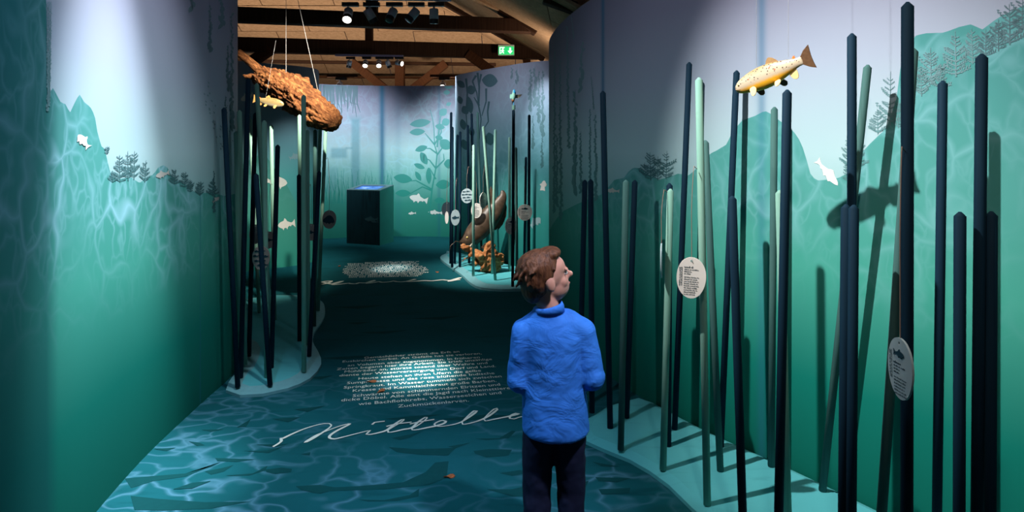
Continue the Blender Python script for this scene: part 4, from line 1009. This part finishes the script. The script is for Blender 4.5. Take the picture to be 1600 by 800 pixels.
for fn, pts, dy in (('tail_fin', [(789, 312), (792, 324), (791, 338), (786, 350), (779, 359), (776, 350), (780, 332)], .08), ('dorsal_fin', [(765, 326), (764, 300), (767, 290), (771, 300), (774, 322)], .03), ('pectoral_fin', [(757, 380), (763, 380), (762, 390), (756, 391), (752, 386)], -.1), ('anal_fin', [(776, 338), (786, 340), (783, 352), (774, 360), (768, 356)], .06)):
    bm = bmesh.new(); plate(bm, [cpx(x, y, dy) for x, y in pts], (0, 1, 0), .02); bmesh.ops.bevel(bm, geom=bm.edges[:], offset=.005, segments=1, affect='EDGES'); obj(fn, bm, catm, root)
bm = bmesh.new(); tube(bm, [cpx(720, 383, -.06), cpx(727, 386, -.10), cpx(735, 385, -.105), cpx(738, 380, -.11)], [.008, .014, .014, .006], 8); obj('lip', bm, plain('pale_lip', (.50, .40, .30), .35, .5), root, True)
for sy in (-1, 1):
    bm = bmesh.new(); ell(bm, cpx(730, 371, sy*.085), (.014, .012, .014), n=10, m=8); obj('eye', bm, M['eyegold'], root, True)
    bm = bmesh.new(); tube(bm, [cpx(722, 379, sy*.05), cpx(712, 377, sy*.12), cpx(704, 384, sy*.16), cpx(702, 394, sy*.18)], [.007, .005, .004, .002], 6); obj('barbel', bm, catm, root, True)
bm = bmesh.new(); tube(bm, [cpx(752, 372), Vector((.05, 0, -.14))+cpx(745, 395)*0], .012, 8); obj('support_rod', bm, M['black'], root)

# driftwood stump
def drift_mat():
    k = N('orange_driftwood'); k.rough(.75, .3); o = k.obj(); a = k.noise(k.mapping(o, (14, 14, 5)), 1, 5, .65); b = k.noise(o, 6, 3)
    k.color(k.mix(k.math('MULTIPLY', b, .5), k.ramp(a, [(.28, (.06, .018, .006)), (.5, (.34, .13, .04)), (.72, (.58, .29, .11))]), (.28, .10, .03))); k.bump(a, .8, .02); return k.m
DW = drift_mat()
def noisy(o, strength, scale, name):
    tx = bpy.data.textures.new(name, 'CLOUDS'); tx.noise_scale = scale; tx.noise_depth = 3
    m = o.modifiers.new('d', 'DISPLACE'); m.texture = tx; m.strength = strength; m.texture_coords = 'LOCAL'; m.mid_level = .5
def remesh(o, vox, smooth=4):
    m = o.modifiers.new('r', 'REMESH'); m.mode = 'VOXEL'; m.voxel_size = vox; m.use_smooth_shade = True
    if smooth: s = o.modifiers.new('sm', 'SMOOTH'); s.iterations = smooth; s.factor = .5
DD = 7.75
dwr = empty('driftwood_root', F(765, 425, .055), 'knotted orange brown driftwood root standing under the catfish', 'driftwood')
base = dwr.location
def dpx(x, y, dy=0): return P(x, y, base.y+dy)-base
bm = bmesh.new()
tube(bm, [dpx(764, 424), dpx(765, 410, .02), dpx(766, 396), dpx(765, 385, .03), dpx(768, 376)], [.10, .13, .10, .06, .025], 12)
for pts, rr in (([(764, 412), (750, 400), (738, 393), (724, 386), (720, 384)], [.08, .055, .045, .035, .015]), ([(765, 410), (776, 404), (783, 402), (784, 412)], [.08, .07, .06, .03]), ([(764, 416), (756, 418), (750, 413)], [.07, .05, .02]), ([(766, 416), (775, 420), (782, 418)], [.07, .05, .02]), ([(742, 395), (735, 400), (726, 405), (722, 409)], [.03, .02, .015, .008]), ([(745, 398), (744, 408), (743, 415)], [.04, .04, .02]), ([(758, 420), (757, 424)], [.05, .03]), ([(768, 420), (770, 425)], [.05, .03]), ([(766, 392), (772, 382), (774, 390)], [.05, .03, .015])):
    tube(bm, [dpx(x, y, R.uniform(-.08, .08)*(1 if i else 0)) for i, (x, y) in enumerate(pts)], rr, 8)
o = obj('root_wood', bm, DW, dwr); remesh(o, .012, 2); noisy(o, .07, .05, 'driftnoise')

# log hanging on the left
def bark_mat():
    k = N('shaggy_brown_bark'); k.rough(.85, .2); o = k.obj()
    a = k.noise(k.mapping(o, (9, 34, 34)), 1, 5, .65, .5); b = k.noise(o, 7, 3)
    k.color(k.mix(k.math('MULTIPLY', b, .55), k.ramp(a, [(.32, (.014, .005, .003)), (.5, (.15, .055, .018)), (.70, (.46, .21, .075))]), (.15, .055, .018))); k.bump(a, 1.0, .03); return k.m
BK = bark_mat(); LD = 5.6
la, lb = P(404, 117, LD+.15), P(529, 192, LD-.15)
logr = empty('hanging_log', (la+lb)/2, 'shaggy brown tree log with root stubs hanging slanted on wires over the left poles', 'log')
ax = (lb-la); LL = ax.length; rm = frame_rot(ax); logr.rotation_euler = rm.to_euler()
bm = bmesh.new(); rs = []; nseg = 130; nr_ = 84
rad = [(0, .07), (.06, .10), (.2, .125), (.45, .145), (.65, .14), (.82, .12), (.93, .10), (.975, .075), (1.0, .035)]
def rint(t):
    for (a, ra), (b, rb) in zip(rad, rad[1:]):
        if t <= b: return ra+(rb-ra)*(t-a)/(b-a)
    return rad[-1][1]
for i in range(nseg+1):
    t = i/nseg; r_ = rint(t); cc = Vector((-LL/2+LL*t, 0, .02*math.sin(t*5)))
    rg = []
    for j in range(nr_):
        a = 2*PI*j/nr_; q = Vector((t*2.2, math.cos(a)*1.2, math.sin(a)*1.2))
        w_ = mnoise.noise(q*2.5)*.5
        rdg = abs(mnoise.noise(Vector((t*7+w_, math.cos(a)*3.4, math.sin(a)*3.4)))); r2 = abs(mnoise.noise(Vector((t*17+w_, math.cos(a)*7, math.sin(a)*7))))
        f = .97+.16*mnoise.noise(q*1.6)+.34*(rdg-.2)+.26*(r2-.2)+.10*mnoise.noise(Vector((t*40, math.cos(a)*14, math.sin(a)*14)))
        rg.append(bm.verts.new(cc+Vector((0, math.cos(a)*r_*f, math.sin(a)*r_*f))))
    rs.append(rg)
for a, b in zip(rs, rs[1:]): bridge(bm, a, b)
bm.faces.new(rs[0]); bm.faces.new(rs[-1]); bmesh.ops.recalc_face_normals(bm, faces=bm.faces[:])
obj('trunk', bm, BK, logr, True)
inv = logr.matrix_basis.copy(); inv = (Matrix.Translation(logr.location) @ rm.to_4x4()).inverted()
def lpx(x, y, d): return inv @ P(x, y, d)
for pts, rr in (([(418, 122), (400, 105), (385, 92), (372, 82)], [.08, .042, .036, .036]), ([(414, 126), (402, 123), (392, 119), (384, 120), (380, 117)], [.06, .036, .028, .018, .008]), ([(408, 120), (402, 108), (396, 101)], [.05, .03, .02])):
    bm = bmesh.new(); tube(bm, catmull([lpx(x, y, LD+.15) for x, y in pts], .04), [rr[0]+(rr[-1]-rr[0])*1.0*i/(len(catmull([lpx(x, y, LD+.15) for x, y in pts], .04))-1) if len(rr) < 3 else rr[min(len(rr)-1, int(i*len(rr)/len(catmull([lpx(x, y, LD+.15) for x, y in pts], .04))))] for i in range(len(catmull([lpx(x, y, LD+.15) for x, y in pts], .04)))], 10)
    obj('root_stub', bm, BK, logr, True)
for a, b in (((447, 120), (447, -60)), ((499, 152), (452, -60))):
    bm = bmesh.new(); tube(bm, [lpx(*a, LD), lpx(*b, LD-.2)], .0022, 5); obj('suspension_wire', bm, M['wire'], logr)

# ------------------------------------------------------------------ kingfisher
kp = P(802.5, 171, depth(448, .055))
kf = empty('kingfisher', kp+Vector((0, 0, 0)), 'small blue kingfisher diving above the tall pole in the niche', 'bird')
u_ = depth(448, .055)/1000
KB = plain('kingfisher_blue', (.03, .40, .85), .5, scale=60, var=.3); KT = plain('kingfisher_teal', (.30, .62, .52), .6, scale=50, var=.3); KW = plain('kingfisher_wing', (.28, .26, .20), .6, scale=50, var=.4); KO = plain('kingfisher_rust', (.38, .16, .07), .6)
def kx(x, y, dy=0): return Vector(((x-802.5)*u_, dy, (171-y)*u_))
bm = bmesh.new(); cyl(bm, kx(802.5, 171.5), kx(802.5, 164.5), RP*1.15, n=12); obj('pole_cap', bm, M['pole_light'], kf)
bm = bmesh.new(); cyl(bm, kx(802.5, 165), kx(802.5, 158), .004, n=8); obj('rod', bm, KB, kf)
bm = bmesh.new(); tube(bm, [kx(803, 141), kx(803, 145), kx(802.5, 150), kx(802, 155), kx(801.5, 158)], [.012, .018, .024, .018, .008], 12); o = obj('body', bm, KT, kf, True)
bm = bmesh.new(); tube(bm, [kx(803, 140), kx(803.5, 144), kx(803, 148)], [.010, .019, .018], 10); obj('tail', bm, KB, kf, True)
bm = bmesh.new(); ell(bm, kx(801.5, 156.5), (.017, .017, .020)); obj('head', bm, KO, kf, True)
bm = bmesh.new(); tube(bm, [kx(801, 157.5), kx(800, 163.5)], [.007, .001], 8); obj('beak', bm, M['black'], kf, True)
for pts, m_ in (([(801, 147), (797, 147.5), (796.5, 151), (797, 154), (801, 152.5)], KT), ([(805, 148), (810, 147.5), (816, 147), (813, 151), (809, 153.5), (805, 152.5)], KW)):
    bm = bmesh.new(); plate(bm, [kx(x, y, .01+.02*abs(x-802.5)/10) for x, y in pts], (0, 1, 0), .006); obj('wing', bm, m_, kf)

# ------------------------------------------------------------------ the boy
BD = 2.40
boy = empty('person', (.158, BD, 0), 'boy in blue jacket and dark trousers, back turned, looking up to the right', 'person')
SKIN = plain('boy_skin', (.66, .33, .24), .5, .35, var=.06)
def jacket_mat():
    k = N('blue_jacket_cloth'); k.rough(.7, .25); o = k.obj(); a = k.noise(k.mapping(o, (5, 5, 3)), 1, 3)
    k.color(k.mix(a, (.02, .15, .62), (.05, .27, .88))); k.bump(k.noise(k.mapping(o, (9, 9, 14)), 1, 3, .55, .8), .35, .03); return k.m
JK = jacket_mat(); TRS = plain('dark_navy_trousers', (.012, .016, .045), .8, .2, scale=12, bump=.3); HAIR = None
def hair_mat():
    k = N('auburn_hair'); k.rough(.55, .4); o = k.obj(); a = k.noise(k.mapping(o, (70, 70, 14)), 1, 4, .6)
    k.color(k.ramp(a, [(.3, (.045, .014, .006)), (.7, (.20, .075, .03))])); k.bump(a, .8, .01); return k.m
HAIR = hair_mat()
yaw = Matrix.Rotation(math.radians(-72), 3, 'Z'); pit = Matrix.Rotation(math.radians(16), 3, 'X')
HR = yaw @ pit; HC = Vector((-.032, .0, 1.113))
def hp_(p): return HC+HR @ (Vector(p)*.95)
def hell(bm, c, r, n=18, m=12): ell(bm, hp_(c), r, HR, n, m)
def limb(bm, pts, rr, n=14):
    tube(bm, pts, rr, n)
    for p, r_ in zip(pts, rr): ell(bm, Vector(p), (r_, r_, r_), n=n, m=8)
ARM = {-1: ([(-.112, 0, .905), (-.128, -.005, .73), (-.05, .135, .70)]), 1: ([(.104, 0, .905), (.140, -.025, .745), (.055, .125, .70)])}
bm = bmesh.new()
# head
hell(bm, (0, -.008, .022), (.070, .088, .084)); hell(bm, (0, .022, -.045), (.053, .062, .056)); hell(bm, (0, .058, -.072), (.022, .02, .017)); hell(bm, (0, .03, .03), (.062, .055, .05))
for s_ in (-1, 1):
    hell(bm, (s_*.036, .050, -.030), (.020, .022, .022)); hell(bm, (s_*.074, -.012, -.012), (.010, .019, .030)); hell(bm, (s_*.03, .078, .013), (.022, .010, .006))
limb(bm, [hp_((0, .083, .002)), hp_((0, .104, -.022)), hp_((0, .086, -.030))], [.008, .0115, .009], 10)
limb(bm, [hp_((-.018, .076, -.050)), hp_((0, .083, -.049)), hp_((.018, .076, -.050))], [.004, .006, .004], 8)
limb(bm, [hp_((-.016, .074, -.059)), hp_((0, .081, -.060)), hp_((.016, .074, -.059))], [.004, .006, .004], 8)
# neck, torso, limbs
limb(bm, [hp_((0, -.025, -.05)), Vector((-.02, -.005, 1.0)), Vector((-.005, 0, .95))], [.044, .040, .045])
tube(bm, [(0, 0, .98), (0, 0, .93), (0, 0, .80), (0, 0, .68), (0, 0, .58), (0, 0, .53)], [.045, .075, .08, .075, .08, .07], 16)
limb(bm, [(-.09, 0, .90), (.09, 0, .90)], [.034, .034])
for s_ in (-1, 1):
    sh, el, wr = [Vector(p) for p in ARM[s_]]
    limb(bm, [sh, el, wr], [.030, .028, .022])
    d = (wr-el).normalized(); pc = wr+d*.03; palm_side = Vector((-s_*.6, .5, .1)).normalized()
    acr = d.cross(Vector((s_*.7, .6, .3))).normalized()
    limb(bm, [wr, pc, wr+d*.055], [.019, .023, .020], 12)
    nrm = d.cross(acr).normalized()
    if nrm.z > 0: nrm = -nrm
    for i, (o_, l_) in enumerate(((-.022, .046), (-.0075, .053), (.0075, .050), (.022, .040))):
        b_ = wr+d*.058+acr*o_; limb(bm, [b_, b_+d*l_*.45+nrm*.004, b_+d*l_*.75+nrm*.016, b_+d*l_*.80+nrm*.030], [.0085, .0078, .007, .006], 8)
    t0 = wr+d*.018-acr*.020; limb(bm, [t0, t0+d*.022-acr*.016+nrm*.008, t0+d*.042-acr*.018+nrm*.016], [.0095, .0085, .007], 8)
    limb(bm, [Vector((s_*.054, 0, .56)), Vector((s_*.064, .008, .31)), Vector((s_*.069, -.005, .07))], [.054, .044, .032])
    limb(bm, [Vector((s_*.069, -.01, .05)), Vector((s_*.077, .10, .04))], [.034, .028])
body = obj('body', bm, SKIN, boy); remesh(body, .005, 3)
# face details
for s_ in (-1, 1):
    bm = bmesh.new(); ell(bm, hp_((s_*.030, .072, -.002)), (.012, .010, .0095), HR, 12, 8); e_ = obj('eye', bm, M['tagwhite'], boy, True)
    bm = bmesh.new(); ell(bm, hp_((s_*.030, .0805, -.001)), (.0052, .0025, .0055), HR, 10, 6); obj('iris', bm, plain('brown_iris', (.06, .03, .015), .2, .5), e_, True)
    bm = bmesh.new(); limb(bm, [hp_((s_*.014, .084, .015)), hp_((s_*.03, .082, .021)), hp_((s_*.046, .070, .016))], [.003, .0035, .002], 6); obj('eyebrow', bm, HAIR, boy)
bm = bmesh.new(); limb(bm, [hp_((-.016, .081, -.0545)), hp_((0, .0885, -.0545)), hp_((.016, .081, -.0545))], [.0025, .004, .0025], 8); obj('lips', bm, plain('boy_lips', (.50, .19, .17), .4), boy)
# hair
bm = bmesh.new()
hell(bm, (0, -.020, .046), (.077, .084, .070)); hell(bm, (0, -.050, .010), (.072, .056, .076)); hell(bm, (0, -.072, -.03), (.052, .036, .050)); hell(bm, (0, .035, .085), (.060, .048, .026))
for s_ in (-1, 1): hell(bm, (s_*.060, -.018, .030), (.020, .036, .042)); hell(bm, (s_*.066, -.004, .01), (.010, .012, .028))
rr_ = random.Random(11)
for i in range(120):
    a = rr_.uniform(0, 2*PI); z = rr_.uniform(-.15, 1); q = math.sqrt(max(0, 1-z*z)); d = Vector((math.cos(a)*q, math.sin(a)*q, z))
    if d.y > .55 and d.z < .45: continue
    p = Vector((0, -.022, .036))+Vector((d.x*.074, d.y*.082, d.z*.076)); fl = Vector((d.x*.2+rr_.uniform(-.3, .3), -.35+rr_.uniform(-.3, .3)+d.y*.3, -.55+d.z*.35))
    limb(bm, [hp_(p-d*.010), hp_(p+d*.001+fl*.018), hp_(p+d*.001+fl*.034)], [.008, .007, .004], 6)
hr = obj('hair', bm, HAIR, boy); remesh(hr, .004, 3)
# jacket
bm = bmesh.new(); n = 28; rs = []
for z, a, b, xo, yo in ((.530, .120, .105, .006, 0), (.545, .126, .109, .006, 0), (.62, .124, .103, .004, 0), (.72, .117, .095, .0, 0), (.82, .120, .094, -.003, 0), (.89, .124, .088, -.004, 0), (.935, .112, .078, -.008, 0), (.966, .082, .064, -.014, 0), (.985, .058, .056, -.019, -.003), (1.002, .053, .053, -.022, -.006)):
    rs.append(ring(bm, Vector((xo, yo, z)), Vector((1, 0, 0)), Vector((0, 1, 0)), a, b, n))
for a, b in zip(rs, rs[1:]): bridge(bm, a, b)
bm.faces.new(rs[0][::-1]); bm.faces.new(rs[-1])
limb(bm, [(-.105, 0, .906), (-.05, 0, .945), (.05, 0, .945), (.105, 0, .906)], [.054, .052, .052, .054], 16)
for s_ in (-1, 1):
    sh, el, wr = [Vector(p) for p in ARM[s_]]
    limb(bm, [sh, sh.lerp(el, .5), el, el.lerp(wr, .5), wr-(wr-el).normalized()*.012], [.054, .051, .048, .042, .036], 16)
jk = obj('jacket', bm, JK, boy); remesh(jk, .008, 5); noisy(jk, .016, .11, 'clothfold')
bm = bmesh.new(); tube(bm, [(-.020, -.006, .985), (-.021, -.006, 1.004), (-.023, -.006, 1.012)], [.060, .058, .054], 24, False)
cl = obj('collar', bm, JK, boy, True); sd = cl.modifiers.new('so', 'SOLIDIFY'); sd.thickness = .006
# trousers
bm = bmesh.new(); tube(bm, [(0, 0, .62), (0, 0, .57), (0, 0, .53)], [.095, .10, .085], 20)
for s_ in (-1, 1):
    limb(bm, [Vector((s_*.055, 0, .54)), Vector((s_*.062, .004, .42)), Vector((s_*.064, .010, .31)), Vector((s_*.066, .0, .18)), Vector((s_*.070, -.006, .085))], [.062, .058, .053, .051, .050], 16)
tr_ = obj('trousers', bm, TRS, boy); remesh(tr_, .008, 3); noisy(tr_, .014, .07, 'trouserfold')
for s_ in (-1, 1):
    bm = bmesh.new(); ell(bm, (s_*.071, .0, .048), (.042, .055, .046)); ell(bm, (s_*.078, .075, .038), (.042, .07, .036)); box(bm, (s_*.075, .035, .012), (.078, .2, .022))
    sh_ = obj('shoe', bm, plain('dark_shoe', (.02, .02, .025), .6), boy); remesh(sh_, .006, 3)

bpy.context.view_layer.update()
